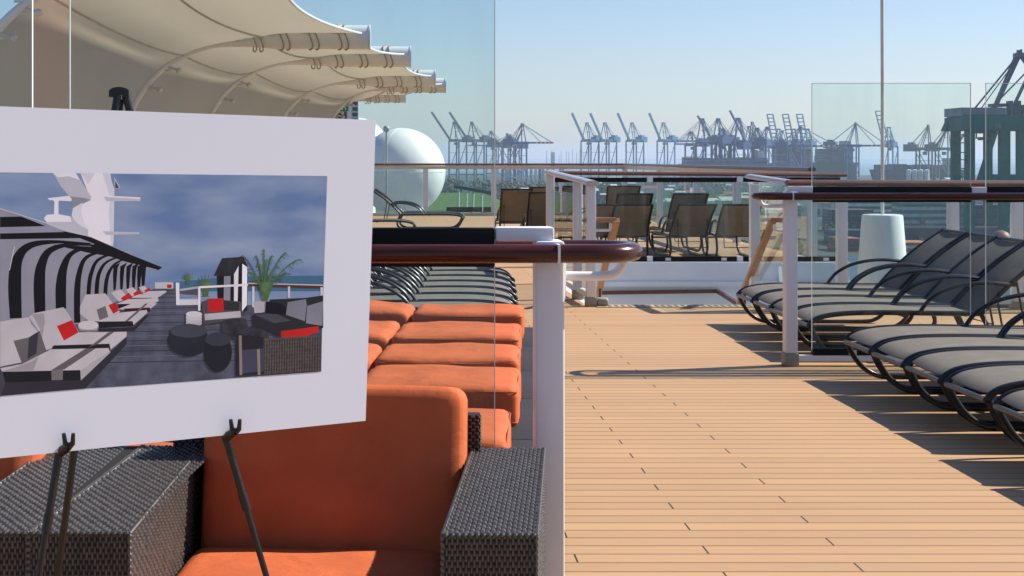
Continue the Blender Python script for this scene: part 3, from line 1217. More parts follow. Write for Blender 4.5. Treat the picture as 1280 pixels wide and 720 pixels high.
tag(mb.build('lawn_kerb_rail', M_frame, None), 'low black rail along the near edge of the green lawn', 'rail')
mb = MB()
mb.bar(P(569, 233, 70), P(614, 241, 66), 0.1, 0.14)
tag(mb.build('awning_boom', M_frame, None), 'dark slanting boom above the green lawn', 'boom')
for u, w in ((589, 'left'), (604, 'right')):
    mb = MB()
    c = P(u, 268.5, 63)
    mb.box(c - Vector((0.09, 0.08, 0.12)), c + Vector((0.09, 0.08, 0.10)), bev=0.03)
    mb.box(c + Vector((-0.1, -0.09, 0.1)), c + Vector((0.1, 0.09, 0.13)))
    tag(mb.build('red_bin', mat('red plastic', (0.35, 0.05, 0.05), 0.5), None), 'small red bin at the edge of the green lawn, the %s one' % w, 'bin', 'red bins by the lawn')
mb = MB()
c = P(658, 238, 44)
mb.box((c.x - 0.22, 43.7, 0), (c.x + 0.22, 44.3, 0.72), bev=0.08, seg=3)
tag(mb.build('deck_locker', M_white, None, 60), 'rounded pale deck locker beyond the outer railing behind the tan loungers', 'locker')

# ------------------------------------------------------------------ sail canopies
BY = [13.0, 17.0, 20.1, 24.6, 28.2, 34.0]
SX = [1, 1, 1, 0.96, 0.82, 0.68]
BX = [-0.97, XU(461, 17), XU(512, 20.1), XU(543, 24.6), XU(556, 28.2), XU(506, 34.0)]
BZ = [3.26, 2.99, 2.98, 2.93, 2.99, 3.02]
PROF = [(0, 0), (-0.5, 0.005), (-1.0, 0.0), (-1.45, -0.03), (-1.81, -0.09), (-2.10, -0.19), (-2.34, -0.33), (-2.56, -0.55), (-2.74, -0.87), (-2.86, -1.3), (-2.93, -1.9), (-2.96, -2.4), (-2.97, -2.95)]
PR = spline([Vector((a, 0, b)) for a, b in PROF], 3)
for k in range(len(BY)):
    nm = ORD[k - 1] if k else ''
    t = thing('canopy_arch', 'white tubular canopy arch, ' + ('nearest and cut off by the top left corner' if k == 0 else nm + ' visible cut end counted from the near side'),
              'canopy arch', (BX[k], BY[k], 0), world=True, group='canopy arches')
    path = [Vector((BX[k] + p.x * SX[k], BY[k], BZ[k] + p.z)) for p in PR]
    rr = [0.14 if p.x > -1.0 else max(0.04, 0.14 - 0.10 * (-1.0 - p.x) / 0.75) for p in PR]
    mb = MB()
    mb.tube(path, rr, 20)
    mb.build('tube', M_white, t, 50)
    mb = MB()
    ex = BX[k] + 0.001
    mb.lathe([(0.0, 0.0), (0.148, 0.0), (0.148, 0.02), (0.0, 0.02)], (0, 0, 0), 24, cap=False)
    mb.xform(Matrix.Translation((ex, BY[k], BZ[k])) @ Matrix.Rotation(R(90), 4, 'Y'))
    mb.build('end_plate', M_white, t, 50)
    mb = MB()
    for q in (-0.38, -0.68, -0.98, -1.28):
        j = min(range(len(PR)), key=lambda i: abs(PR[i].x - q))
        c = path[j]
        for off in (0.0, 0.075):
            ring = [c + Vector((off + 0.03 * math.sin(a * 2), 0.149 * math.cos(a), 0.149 * math.sin(a))) for a in [2 * math.pi * i / 16 for i in range(16)]]
            mb.tube(ring, 0.0085, 6, closed=True)
    mb.build('lashing', mat('lashing rope', (0.34, 0.27, 0.20), 0.8), t, 60)
    for j in (18, 21, 24, 27):
        c = path[j] + Vector((0.16, -0.02, -0.05))
        mb = MB()
        mb.sphere(c, 0.035, 10, 8)
        mb.tube([path[j], c], 0.016, 6)
        for off in (-0.05, 0.05):
            a = path[j] + Vector((0, 0, off))
            mb.tube([a + Vector((-0.06, 0, 0)), a + Vector((0.07, 0, 0))], 0.012, 6)
        mb.build('spotlight', M_clip, t, 60)

for k in range(len(BY) - 1):
    mb = MB()
    nt_ = 16
    vs, fs = [], []
    for i in range(nt_ + 1):
        tt = i / nt_
        sag = 4 * tt * (1 - tt)
        x0 = BX[k] + (BX[k + 1] - BX[k]) * tt
        z0 = BZ[k] + (BZ[k + 1] - BZ[k]) * tt
        y0 = BY[k] + (BY[k + 1] - BY[k]) * tt
        sx = SX[k] + (SX[k + 1] - SX[k]) * tt
        for p in PR:
            w = max(0.0, 1 + p.x / 2.97)       # 1 at the free edge
            dz = -0.12 * sag * (1 - w * 0.55) * (1 if p.x > -2.3 else 0.4)
            vs.append(Vector((x0 + p.x * sx - 0.03 - (0.30 if k == 0 else 0.20) * sag * w * w + (0.18 if k < 4 else 0.0) * sag * max(0, min(1, (-p.x - 1.6) / 1.0)), y0, z0 + p.z + 0.035 + dz - 0.045 * max(0.0, min(1.0, (-p.x - 0.9) / 0.5)))))
    m = len(PR)
    for i in range(nt_):
        for j in range(m - 1):
            fs.append((i * m + j, i * m + j + 1, (i + 1) * m + j + 1, (i + 1) * m + j))
    mb.add(vs, fs)
    cl = mb.build('sail_cloth', M_canvas, None, 170)
    tag(cl, 'beige sail cloth roof between canopy arches, ' + ('nearest, filling the top left corner' if k == 0 else ORD[k] + ' from the near side'), 'canopy', 'sail cloth roofs')
    mb = MB()
    edge = [vs[i * m] for i in range(nt_ + 1)]
    mb.tube(edge, 0.014, 6)
    # seam lines along the cloth
    e = mb.build('hem', M_white, cl, 60)
    mb = MB()
    for jj in (7, 15):
        mb.tube([vs[i * m + jj] - Vector((0, 0, 0.012)) for i in range(nt_ + 1)], [0.012] * (nt_ + 1), 5)
    mb.build('seam', mat('cloth seam', (0.50, 0.42, 0.32), 0.8), cl, 60)
mb = MB()
mb.tube([(XU(212, 19), 19, 0), (XU(210, 19), 19, 2.55)], 0.05, 10)
tag(mb.build('canopy_pole', M_cream, None, 60), 'pale slim pole standing under the beige canopies', 'pole')

# exit door house at the end of the canopies
t = thing('deck_house', 'white deck house with a green EXIT sign and louvred windows past the last canopy', 'deck house', (-1.6, 43.0, 0), world=True)
YE = 42.7
mb = MB()
mb.box((XU(380, YE), YE + 0.02, 0.0), (XU(439.5, YE), YE + 0.8, ZV(127, YE)))
mb.build('wall', M_white, t)
mb = MB()
mb.box((XU(440, YE), YE + 0.1, 0.0), (XU(448, YE), YE + 0.5, ZV(126, YE)))
mb.build('side_panel', mat('pale blue panel', (0.45, 0.58, 0.70), 0.4), t)
for k in range(4):
    mb = MB()
    mb.box((XU(440.6, YE), YE + 0.08, ZV(131.5 + k * 7, YE)), (XU(446.6, YE), YE + 0.098, ZV(127 + k * 7, YE)))
    mb.build('window', mat('dark pane', (0.02, 0.035, 0.06), 0.15), t)
mb = MB()
mb.box((XU(414, YE), YE - 0.02, ZV(139, YE)), (XU(435.3, YE), YE + 0.018, ZV(130.6, YE)))
sg = mb.build('exit_sign', mat('sign green', (0.0, 0.16, 0.075), 0.4), t)
cu = bpy.data.curves.new('exit_text', 'FONT')
cu.body = 'EXIT'
cu.size = 0.22
cu.align_x = 'CENTER'
cu.align_y = 'CENTER'
cu.extrude = 0.002
cu.materials.append(mat('sign white', (0.8, 0.85, 0.82), 0.5))
tx = text_mesh('lettering', cu)
tx.parent = sg
tx.rotation_euler = (R(90), 0, 0)
tx.location = (XU(425, YE), YE - 0.025, ZV(134.6, YE))
mb = MB()
mb.box((XU(412, YE), YE + 0.0, ZV(160, YE)), (XU(433.5, YE), YE + 0.016, ZV(139.6, YE)))
mb.build('door_window', mat('dark door glass', (0.012, 0.012, 0.02), 0.2), t)
# ------------------------------------------------------------------ poster board on its easel
TR, BR, TL = P(470, 150, 3.28), P(457, 526, 3.235), P(0, 133, 2.93)
BN = (BR - TR).cross(TL - TR).normalized()
if BN.y > 0:
    BN = -BN                      # towards the viewer
EYE = Vector((0, 0, H))


def B(u, v, off=0.0):
    d = P(u, v, 1.0) - EYE
    k = (TR - EYE).dot(BN) / d.dot(BN)
    return EYE + d * k + BN * off


ILL = 1.38


def pc(r, g, b):
    return S(r, g, b, ILL)


t = thing('poster_board', 'white foam board poster showing a striped canopy deck, propped on the black easel', 'poster', tuple(B(200, 540)), world=True)
mb = MB()
corners = [B(-170, 126.7), B(470, 150), B(457, 526), B(-170, 590.4)]
mb.prism(corners, -BN * 0.006, 0)
mb.build('foam_board', mat('white board paper', (0.685, 0.715, 0.805), 0.55, var=0.012, vscale=2, spec=0.25), t)

PM, PCOL = [], {}


def ink(r, g, b, var=0.10, vs=14.0):
    k = (r, g, b)
    if k not in PCOL:
        PCOL[k] = len(PM)
        PM.append(mat('print ink %d %d %d' % k, pc(r, g, b), 0.6, var=var, vscale=vs, spec=0.1))
    return PCOL[k]


pr = MB()
lay = [0.0]


def chaikin(ps, n=2):
    for _ in range(n):
        o = []
        for i in range(len(ps)):
            a, b = ps[i - 1], ps[i]
            o += [(a[0] * 0.72 + b[0] * 0.28, a[1] * 0.72 + b[1] * 0.28), (a[0] * 0.28 + b[0] * 0.72, a[1] * 0.28 + b[1] * 0.72)]
        ps = o
    return ps


def shape(pts, col, conv=None, soft=0, **kw):
    if soft:
        pts = chaikin(list(pts), soft)
    lay[0] += 0.0000022
    mi = ink(*col, **kw)
    ps = [(conv(x, y) if conv else (x, y)) for x, y in pts]
    vs = [B(u, v, 0.0004 + lay[0]) for u, v in ps]
    pr.add(vs, [tuple(range(len(vs)))], mi)


zA = lambda x, y: (x / 3.048, 200 + y / 3.048)          # three drawing grids of different scale
zB = lambda x, y: (x / 6.0, 380 + y / 6.0)
zC = lambda x, y: (200 + x / 3.79, 290 + y / 3.79)
zD = lambda x, y: (x / 5.818, 200 + y / 5.818)


def ell(cx, cy, rx, ry, n=20, a0=0, a1=360):
    return [(cx + rx * math.cos(R(a0 + (a1 - a0) * i / n)), cy + ry * math.sin(R(a0 + (a1 - a0) * i / n))) for i in range(n + (0 if a1 - a0 == 360 else 1))]


def stroke(p, q, w0, w1=None):
    w1 = w0 if w1 is None else w1
    dx, dy = q[0] - p[0], q[1] - p[1]
    l = math.hypot(dx, dy)
    nx, ny = -dy / l / 2, dx / l / 2
    return [(p[0] + nx * w0, p[1] + ny * w0), (q[0] + nx * w1, q[1] + ny * w1), (q[0] - nx * w1, q[1] - ny * w1), (p[0] - nx * w0, p[1] - ny * w0)]


# picture field and sky
q = [(-130, 214), (409, 220), (401, 463), (-130, 500.5)]


def lerp_row(v0, v1):
    e = lambda v: 409 - 8 * (v - 220) / 243
    return [(-130, v0), (e(v0), v0), (e(v1), v1), (-130, v1)]


# printed sky: soft cloud noise between two inks
skm, nt, bs = new_mat('print sky ink')
tcn = nt.nodes.new('ShaderNodeTexCoord')
mp = nt.nodes.new('ShaderNodeMapping')
mp.inputs['Scale'].default_value = (3.2, 3.2, 9.0)
nt.links.new(tcn.outputs['Object'], mp.inputs[0])
nz = nt.nodes.new('ShaderNodeTexNoise')
nz.inputs['Scale'].default_value = 1.6
nz.inputs['Detail'].default_value = 5
nz.inputs['Roughness'].default_value = 0.45
nt.links.new(mp.outputs[0], nz.inputs['Vector'])
rmp = nt.nodes.new('ShaderNodeValToRGB')
rmp.color_ramp.elements[0].position = 0.34
rmp.color_ramp.elements[1].position = 0.68
rmp.color_ramp.elements[0].color = (*pc(86, 108, 146), 1)
rmp.color_ramp.elements[1].color = (*pc(126, 140, 164), 1)
nt.links.new(nz.outputs['Fac'], rmp.inputs[0])
nt.links.new(rmp.outputs[0], bs.inputs['Base Color'])
bs.inputs['Roughness'].default_value = 0.6
bs.inputs['Specular IOR Level'].default_value = 0.1
PM.append(skm)
pr.add([B(u, v, 0.0004) for u, v in q], [(0, 1, 2, 3)], len(PM) - 1)
shape([(880, 445), (1232, 440), (1230, 500), (700, 500), (600, 470)], (58, 92, 118), zA, vs=9)
# deck
shape([(600, 486), (668, 486), (690, 545), (1228, 560), (1224, 806), (500, 860), (0, 890), (0, 700)], (70, 73, 88), zA, var=0.35, vs=30)
for k in range(22):
    y = 494 + k * 4 + k * k * 0.42
    shape(stroke((max(150, 640 - k * 17), y + k * 0.5), (min(1180, 690 + k * 22), y - 5), 1.2 + k * 0.10), (46, 48, 60) if k % 2 else (86, 89, 106), zA)
# mast
W1, W2, W3 = (196, 194, 203), (160, 160, 172), (120, 121, 134)
shape([(585, 95), (800, 95), (820, 200), (828, 330), (822, 620), (800, 645), (640, 555), (520, 400), (540, 350), (660, 290)], W1, zD, var=0.04)
shape([(745, 95), (790, 95), (832, 215), (826, 600), (810, 640), (800, 520), (790, 380), (800, 270)], (176, 178, 190), zD, var=0.04)
shape([(590, 96), (690, 96), (640, 180)], (178, 176, 186), zD, var=0.04)
shape([(385, 95), (550, 95), (665, 270), (660, 290), (610, 275), (510, 270), (440, 190)], W2, zD, var=0.05)
shape([(385, 95), (550, 95), (580, 145), (500, 118), (420, 125)], W1, zD, var=0.04)
shape([(500, 265), (610, 275), (660, 292), (560, 330), (520, 380), (525, 300)], W3, zD)
shape([(345, 278), (500, 260), (520, 280), (520, 300), (360, 292)], W1, zD)
shape([(395, 300), (425, 300), (425, 395), (392, 395)], W1, zD)
shape(ell(410, 293, 22, 14), W1, zD)
shape([(318, 425), (340, 398), (420, 393), (510, 410), (640, 500), (640, 560), (520, 540), (350, 470)], W2, zD)
shape([(318, 425), (340, 398), (420, 393), (510, 410), (520, 450), (420, 450), (340, 452)], W1, zD)
shape([(530, 350), (600, 310), (590, 380), (610, 450), (640, 510), (560, 460), (520, 410)], (182, 181, 192), zD)
shape([(748, 258), (1020, 272), (1022, 298), (775, 300)], W2, zD)
shape([(748, 258), (1020, 272), (1020, 282), (755, 268)], W1, zD)
shape([(748, 518), (1015, 526), (1010, 540), (770, 545)], W2, zD)
shape([(830, 120), (876, 205), (835, 210)], W2, zD)
shape([(838, 150), (865, 203), (838, 206)], (50, 52, 66), zD)
# canopy: pale ground, then black bands
G1 = (124, 124, 138)
shape([(0, 185), (75, 213), (235, 270), (345, 293), (505, 362), (618, 408), (606, 418), (556, 420), (546, 440), (550, 482), (430, 545), (300, 625), (0, 640)], G1, zA, var=0.08)
shape([(-200, 120), (0, 185), (0, 640), (-200, 660)], (110, 110, 124), zA)
K1 = (20, 20, 26)
shape([(0, 217), (80, 215), (175, 252), (0, 256)], K1, zA)
shape([(0, 280), (255, 274), (348, 297), (0, 302)], K1, zA)
shape([(230, 268), (348, 294), (505, 364), (618, 409), (604, 419), (548, 404), (480, 388), (420, 368), (330, 352), (200, 322), (345, 330), (360, 320)], K1, zA)


def ribbon(pts, ws, col, conv, n=7):
    c = spline([Vector((x, y, 0)) for x, y in pts], n)
    w = [v.x for v in spline([Vector((x, 0, 0)) for x in ws], n)]
    a, b = [], []
    for i, p in enumerate(c):
        d = (c[min(i + 1, len(c) - 1)] - c[max(i - 1, 0)]).normalized()
        nn = Vector((-d.y, d.x, 0)) * w[i] / 2
        a.append(((p + nn).x, (p + nn).y))
        b.append(((p - nn).x, (p - nn).y))
    for i in range(len(a) - 1):
        lay[0] -= 0.0000022
        shape([a[i], a[i + 1], b[i + 1], b[i]], col, conv, var=0.25, vs=40)
    lay[0] += 0.0000022


for pts, ws in (([(345, 318), (200, 312), (110, 328), (66, 380), (56, 470), (60, 603)], [4, 14, 26, 40, 50, 46]),
                ([(400, 328), (270, 322), (190, 345), (158, 400), (150, 470), (152, 582)], [4, 12, 24, 36, 44, 42]),
                ([(430, 338), (330, 336), (270, 358), (242, 410), (232, 480), (232, 566)], [4, 10, 18, 30, 40, 40]),
                ([(455, 352), (380, 352), (325, 375), (302, 430), (294, 500), (294, 620)], [3, 8, 14, 20, 24, 24]),
                ([(470, 362), (410, 364), (368, 386), (348, 430), (340, 470), (336, 529)], [3, 7, 12, 15, 16, 16]),
                ([(490, 372), (440, 374), (400, 394), (378, 430), (370, 470), (367, 524)], [3, 6, 10, 14, 16, 16]),
                ([(505, 382), (470, 380), (436, 398), (414, 430), (404, 470), (401, 514)], [3, 6, 9, 13, 15, 15])):
    ribbon(pts, ws, K1, zA)
for x in (432, 458, 482, 504, 524, 540):
    shape([(x, 405), (x + 26, 390), (x + 16, 412), (x + 9, 492), (x, 498), (x - 2, 440)], K1, zA)
shape(stroke((0, 185), (345, 293), 3), (170, 170, 180), zA)
shape(stroke((345, 293), (505, 362), 2), (150, 150, 160), zA)
shape(stroke((55, 330), (36, 420), 2.5), (190, 185, 185), zA)
# far end of the row: white boxes, red cushion
shape([(590, 466), (660, 466), (660, 490), (590, 490)], (160, 160, 168), zA)
shape([(636, 474), (654, 474), (654, 488), (636, 488)], (165, 28, 32), zA)
# loungers under the canopy, far to near
C1, C2, DK = (164, 160, 166), (136, 132, 138), (28, 27, 33)
for x, y, s_ in ((560, 500, 0.36), (520, 512, 0.46), (478, 530, 0.62)):
    shape([(x - 90 * s_, y - 40 * s_), (x - 30 * s_, y - 60 * s_), (x + 20 * s_, y - 8 * s_), (x - 40 * s_, y + 16 * s_)], C1, zA)
    shape([(x - 30 * s_, y - 6 * s_), (x + 20 * s_, y - 40 * s_), (x + 44 * s_, y - 12 * s_), (x - 6 * s_, y + 20 * s_)], (160, 32, 36), zA)
    shape([(x - 60 * s_, y + 30 * s_), (x + 20 * s_, y), (x + 200 * s_, y - 6 * s_), (x + 205 * s_, y + 10 * s_), (x + 140 * s_, y + 48 * s_), (x + 120 * s_, y + 30 * s_)], C1, zA)
    shape([(x - 60 * s_, y + 30 * s_), (x + 125 * s_, y + 28 * s_), (x + 140 * s_, y + 66 * s_), (x - 50 * s_, y + 62 * s_)], DK, zA)
shape([(600, 20), (640, -70), (790, -80), (850, 0), (900, 60), (745, 130), (670, 130), (600, 75)], C1, zB)
shape([(724, 42), (790, 14), (812, 96), (746, 122)], (92, 90, 96), zB)
shape([(812, 10), (850, -8), (885, 5), (890, 50), (850, 74)], (160, 30, 34), zB)
shape([(880, 40), (990, -4), (1180, -6), (1110, 52), (1090, 46)], C1, zB)
shape([(930, 34), (1125, 26), (1125, 58), (935, 54)], (56, 24, 32), zB)
shape([(740, 132), (890, 66), (1100, 44), (1106, 66), (1000, 156), (990, 128)], C1, zB)
shape([(738, 136), (995, 130), (1002, 166), (742, 182)], DK, zB)
shape([(740, 186), (1002, 172), (1104, 72), (1108, 90), (1010, 200), (740, 210)], (40, 36, 44), zB)
shape([(930, 134), (965, 126), (1110, -4), (1090, -4)], (84, 80, 86), zB)
shape(ell(662, 168, 78, 44), (146, 142, 148), zB)
shape(ell(662, 158, 76, 34), (176, 172, 176), zB)
shape(ell(662, 196, 76, 14, a0=0, a1=180), (104, 100, 108), zB)
shape([(0, 132), (215, 98), (232, 150), (310, 230), (330, 300), (200, 430), (0, 470)], C1, zB)
shape([(215, 96), (250, 70), (475, 24), (508, 66), (592, 212), (470, 282), (385, 335), (330, 350), (300, 220)], C1, zB)
shape([(240, 76), (330, 70), (336, 130), (310, 300), (280, 330), (300, 190)], C2, zB)
shape([(100, 276), (215, 250), (296, 200), (348, 350), (165, 450)], (86, 84, 88), zB)
shape([(216, 252), (288, 206), (272, 372), (206, 412)], (50, 48, 56), zB)
shape([(426, 166), (540, 120), (590, 216), (480, 276)], (165, 30, 34), zB)
shape([(390, 312), (470, 280), (590, 212), (950, 208), (948, 244), (830, 342), (820, 300)], C1, zB)
shape([(384, 336), (402, 310), (820, 298), (826, 346)], DK, zB)
shape([(664, 326), (732, 300), (858, 208), (812, 212)], (82, 78, 82), zB)
shape([(20, 508), (0, 482), (165, 450), (380, 340), (815, 330), (826, 372), (606, 562), (602, 496)], C1, zB)
shape([(10, 508), (240, 430), (290, 392), (250, 498)], C2, zB)
shape([(18, 508), (602, 495), (606, 572), (40, 588)], DK, zB)
shape([(384, 496), (482, 490), (722, 330), (640, 335)], (82, 78, 82), zB)
shape([(384, 496), (472, 490), (470, 570), (386, 572)], (96, 94, 96), zB)
shape([(602, 498), (826, 350), (826, 376), (606, 572)], (150, 146, 152), zB)
shape([(38, 590), (606, 574), (950, 246), (948, 302), (640, 634), (0, 690)], (44, 42, 50), zB)
shape([(-200, 480), (0, 482), (40, 590), (0, 700), (-200, 710)], (60, 58, 66), zB)
# right hand group
shape([(78, 320), (182, 318), (182, 345), (80, 347)], (176, 176, 184), zC)
shape([(90, 268), (185, 262), (185, 300), (95, 292)], (70, 68, 78), zC)
shape(stroke((95, 275), (180, 262), 10), (150, 150, 160), zC)
for px_, py_, sc in ((130, 218, 0.5), (215, 250, 0.9)):
    for k in range(9):
        a = R(180 + k * 22)
        shape(stroke((px_, py_ + 20 * sc), (px_ + 55 * sc * math.cos(a), py_ + 55 * sc * math.sin(a)), 12 * sc, 2), (66 + k * 3, 92 + k * 2, 66), zC)
    shape([(px_ - 22 * sc, py_ + 10 * sc), (px_ + 22 * sc, py_ + 10 * sc), (px_ + 14 * sc, py_ + 62 * sc), (px_ - 14 * sc, py_ + 62 * sc)], (70, 88, 62), zC)
shape([(270, 205), (350, 205), (396, 120), (416, 165), (412, 372), (275, 376)], (26, 26, 32), zC)
shape([(255, 207), (294, 124), (396, 117), (350, 206)], (40, 42, 46), zC, var=0.3, vs=60)
shape([(303, 210), (334, 208), (332, 338), (301, 342)], (120, 121, 136), zC)
shape([(350, 200), (372, 160), (366, 370), (350, 373)], (196, 196, 204), zC)
shape([(389, 150), (413, 166), (411, 346), (388, 376)], (206, 206, 212), zC)
shape(stroke((418, 250), (772, 262), 13), (74, 46, 44), zC)
shape(stroke((418, 243), (772, 252), 5), (176, 168, 172), zC)
for x, y0, y1 in ((441, 258, 356), (610, 258, 312), (765, 262, 330)):
    shape([(x - 5, y0), (x + 6, y0), (x + 6, y1), (x - 5, y1)], (176, 176, 186), zC)
shape(stroke((182, 262), (416, 250), 10), (196, 194, 202), zC)
shape([(74, 240), (91, 240), (92, 346), (76, 346)], (190, 190, 198), zC)
shape([(180, 262), (191, 262), (191, 372), (180, 372)], (196, 194, 202), zC)
shape([(441, 330), (502, 324), (496, 382), (446, 384)], (150, 148, 156), zC)
rp = random.Random(5)
fr = [(392, 112), (420, 190), (455, 112), (492, 82), (530, 112), (592, 96), (660, 128), (608, 196), (575, 222), (556, 160), (468, 150), (438, 225), (545, 200), (505, 130)]
for i, (x, y) in enumerate(fr):
    mx_, my_ = (490 + x) / 2 + (x - 490) * 0.08, (245 + y) / 2 - 34
    g = (62 + rp.randint(-8, 14), 88 + rp.randint(-12, 16), 62 + rp.randint(-8, 10))
    prev = (492, 300)
    for k in range(1, 7):
        tt = k / 6
        c = ((1 - tt) ** 2 * 492 + 2 * tt * (1 - tt) * mx_ + tt * tt * x, (1 - tt) ** 2 * 290 + 2 * tt * (1 - tt) * my_ + tt * tt * y)
        shape(stroke(prev, c, 7, 5 if k < 6 else 1), g, zC)
        for sg in (-1, 1):
            shape(stroke(c, (c[0] + sg * rp.uniform(6, 16) + (x - 490) * 0.05, c[1] + rp.uniform(4, 22)), 5, 1), g, zC)
        prev = c
shape([(462, 235), (540, 235), (508, 326), (486, 326)], (70, 92, 62), zC, var=0.4, vs=70)
shape([(196, 332), (232, 316), (385, 330), (385, 408), (205, 440)], (70, 64, 68), zC)
shape([(240, 320), (375, 332), (372, 372), (250, 372)], (44, 42, 48), zC)
shape([(210, 388), (380, 374), (383, 404), (212, 418)], (156, 154, 162), zC)
shape([(226, 319), (298, 312), (302, 374), (230, 378)], (165, 28, 32), zC)
for k in range(4):
    shape(ell(160, 432 - k * 14, 39, 15), (150 + k * 10, 148 + k * 10, 154 + k * 10), zC)
shape([(290, 424), (340, 408), (405, 412), (418, 450), (505, 462), (516, 500), (400, 565), (345, 500), (290, 470)], (46, 45, 52), zC, var=0.5, vs=50)
shape(ell(135, 512, 96, 78), (34, 36, 44), zC, var=0.3)
shape(ell(135, 468, 88, 32), (56, 60, 72), zC)
shape(ell(274, 570, 66, 92), (30, 31, 38), zC, var=0.3)
shape(ell(274, 508, 62, 32), (50, 53, 64), zC)
shape([(436, 392), (500, 378), (520, 320), (690, 312), (772, 300), (772, 455), (560, 495), (440, 445)], (38, 37, 45), zC)
shape([(450, 392), (540, 382), (620, 420), (540, 432)], (62, 62, 74), zC)
shape([(604, 332), (690, 318), (694, 345), (685, 422), (596, 392)], (108, 110, 122), zC)
shape([(696, 350), (772, 328), (768, 444), (690, 432)], (112, 114, 126), zC)
shape([(500, 328), (575, 340), (600, 362), (594, 392), (500, 386)], (22, 22, 28), zC)
shape([(572, 470), (750, 446), (750, 472), (690, 496), (575, 505)], (165, 32, 32), zC)
shape([(360, 480), (492, 500), (492, 672), (360, 682)], (34, 33, 42), zC)
shape([(385, 560), (490, 550), (490, 660), (385, 670)], (56, 58, 74), zC)
shape([(490, 506), (762, 490), (758, 656), (490, 676)], (66, 61, 61), zC, var=0.4, vs=120)
for k in range(44):
    x = 494 + k * 6
    shape(stroke((x, 508 - k * 0.35), (x - 3, 672 - k * 0.42), 2.2), (92, 85, 83) if k % 2 else (44, 40, 42), zC)
for k in range(9):
    shape(stroke((492, 520 + k * 17), (758, 504 + k * 17), 1.6), (50, 46, 48), zC)
shape(stroke((490, 508), (762, 492), 7), (74, 68, 68), zC)
for x in (372, 458):
    shape([(x, 490 if x < 400 else 555), (x + 14, 490 if x < 400 else 555), (x + 17, 676), (x + 4, 678)], (118, 106, 100), zC)
pic = pr.build('printed_picture', PM, t)

# easel
t = thing('easel', 'black folding tripod easel holding the white poster board', 'easel', (-0.5, 3.1, 0), world=True)
top = P(154.5, 118, 3.03)


def leg_path(u0, v0, u1, v1, Y0, Y1, zend=0.0):
    a, b = P(u0, v0, Y0), P(u1, v1, Y1)
    k = (a.z - zend) / (a.z - b.z)
    return a, a + (b - a) * k


def behind(u, v, off):
    return B(u, v, -off)


for nm, (u0, v0, u1, v1) in (('leg', (150, 118, 79, 552)), ('leg', (160, 118, 285, 545)), ('leg', (156, 122, 93, 562))):
    rear = u1 == 93
    a = behind(u0, v0, 0.020 if not rear else 0.034)
    b = behind(u1, v1, 0.020)
    if rear:
        b = P(72, 720, 3.2)
    k = (a.z - 0.01) / (a.z - b.z)
    b = a + (b - a) * k
    mb = MB()
    if not rear:
        m = a + (b - a) * 0.50
        mb.tube([a, m], 0.0082, 12)
        mb.tube([m + (b - a) * 0.001, b], 0.0066, 12)
        mb.tube([m - (b - a) * 0.012, m + (b - a) * 0.008], 0.0098, 12)
    else:
        mb.tube([a, b], 0.0080, 12)
    mb.sphere(b, 0.011, 10, 8)
    mb.build(nm, M_easel, t, 50)
mb = MB()
bm = bmesh.new()
c = behind(155, 113, 0.03)
mb.prism([c + Vector((x * 0.00165, -0.016, -z * 0.00165)) for x, z in ((-12.5, 7), (-12.5, -1), (-9, -4), (-3, -5.5), (3, -5.5), (9, -4), (12.5, -1), (12.5, 7), (5, 7), (3.5, 4.5), (-3.5, 4.5), (-5, 7))], (0, 0.032, 0))
bm.free()
mb.build('hinge_head', M_easel, t, 40)
for (u, v, w0) in ((77, 566, 1), (284, 548, 1)):
    mb = MB()
    base = B(u, v, -0.012)
    front = B(u + 6, v - 10, 0.022)
    mb.tube([base, base.lerp(front, 0.5), front], [0.0105, 0.0105, 0.008], 8)
    for s_ in (-1, 1):
        a = front + Vector((0.0075 * s_, 0, 0.0))
        mb.tube([front, a + Vector((0, 0, 0.006)), a + Vector((0.002 * s_, -0.004, 0.026))], [0.0075, 0.0055, 0.004], 8)
    mb.build('poster_peg', M_easel, t, 60)
# ------------------------------------------------------------------ harbour
QZ = -28.0
M_quay = mat('quay ground', (0.07, 0.08, 0.075), 0.9, var=0.5, vscale=0.02, spec=0.08)
mb = MB()
mb.box((-3000, 300, QZ - 2), (4500, 2600, QZ))
struct(mb, 'harbour_ground', M_quay)
mb = MB()
mb.box((-60000, -3000, QZ - 4), (60000, 90000, QZ - 3))
struct(mb, 'sea', mat('sea water', (0.05, 0.09, 0.12), 0.25, var=0.2, vscale=0.005))
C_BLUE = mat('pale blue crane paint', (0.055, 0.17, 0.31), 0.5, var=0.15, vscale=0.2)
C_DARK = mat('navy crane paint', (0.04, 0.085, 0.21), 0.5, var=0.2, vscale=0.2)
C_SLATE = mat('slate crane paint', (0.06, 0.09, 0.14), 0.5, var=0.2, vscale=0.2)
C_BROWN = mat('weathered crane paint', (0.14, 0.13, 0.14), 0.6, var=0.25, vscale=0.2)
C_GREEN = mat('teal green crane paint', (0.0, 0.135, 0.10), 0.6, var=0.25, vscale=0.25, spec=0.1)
C_GREY = mat('grey machinery house', (0.16, 0.18, 0.23), 0.5, var=0.2, vscale=0.2)
C_WHITE = mat('white striped boom', (0.62, 0.62, 0.62), 0.5)
C_RED = mat('red striped boom', (0.50, 0.06, 0.05), 0.5)


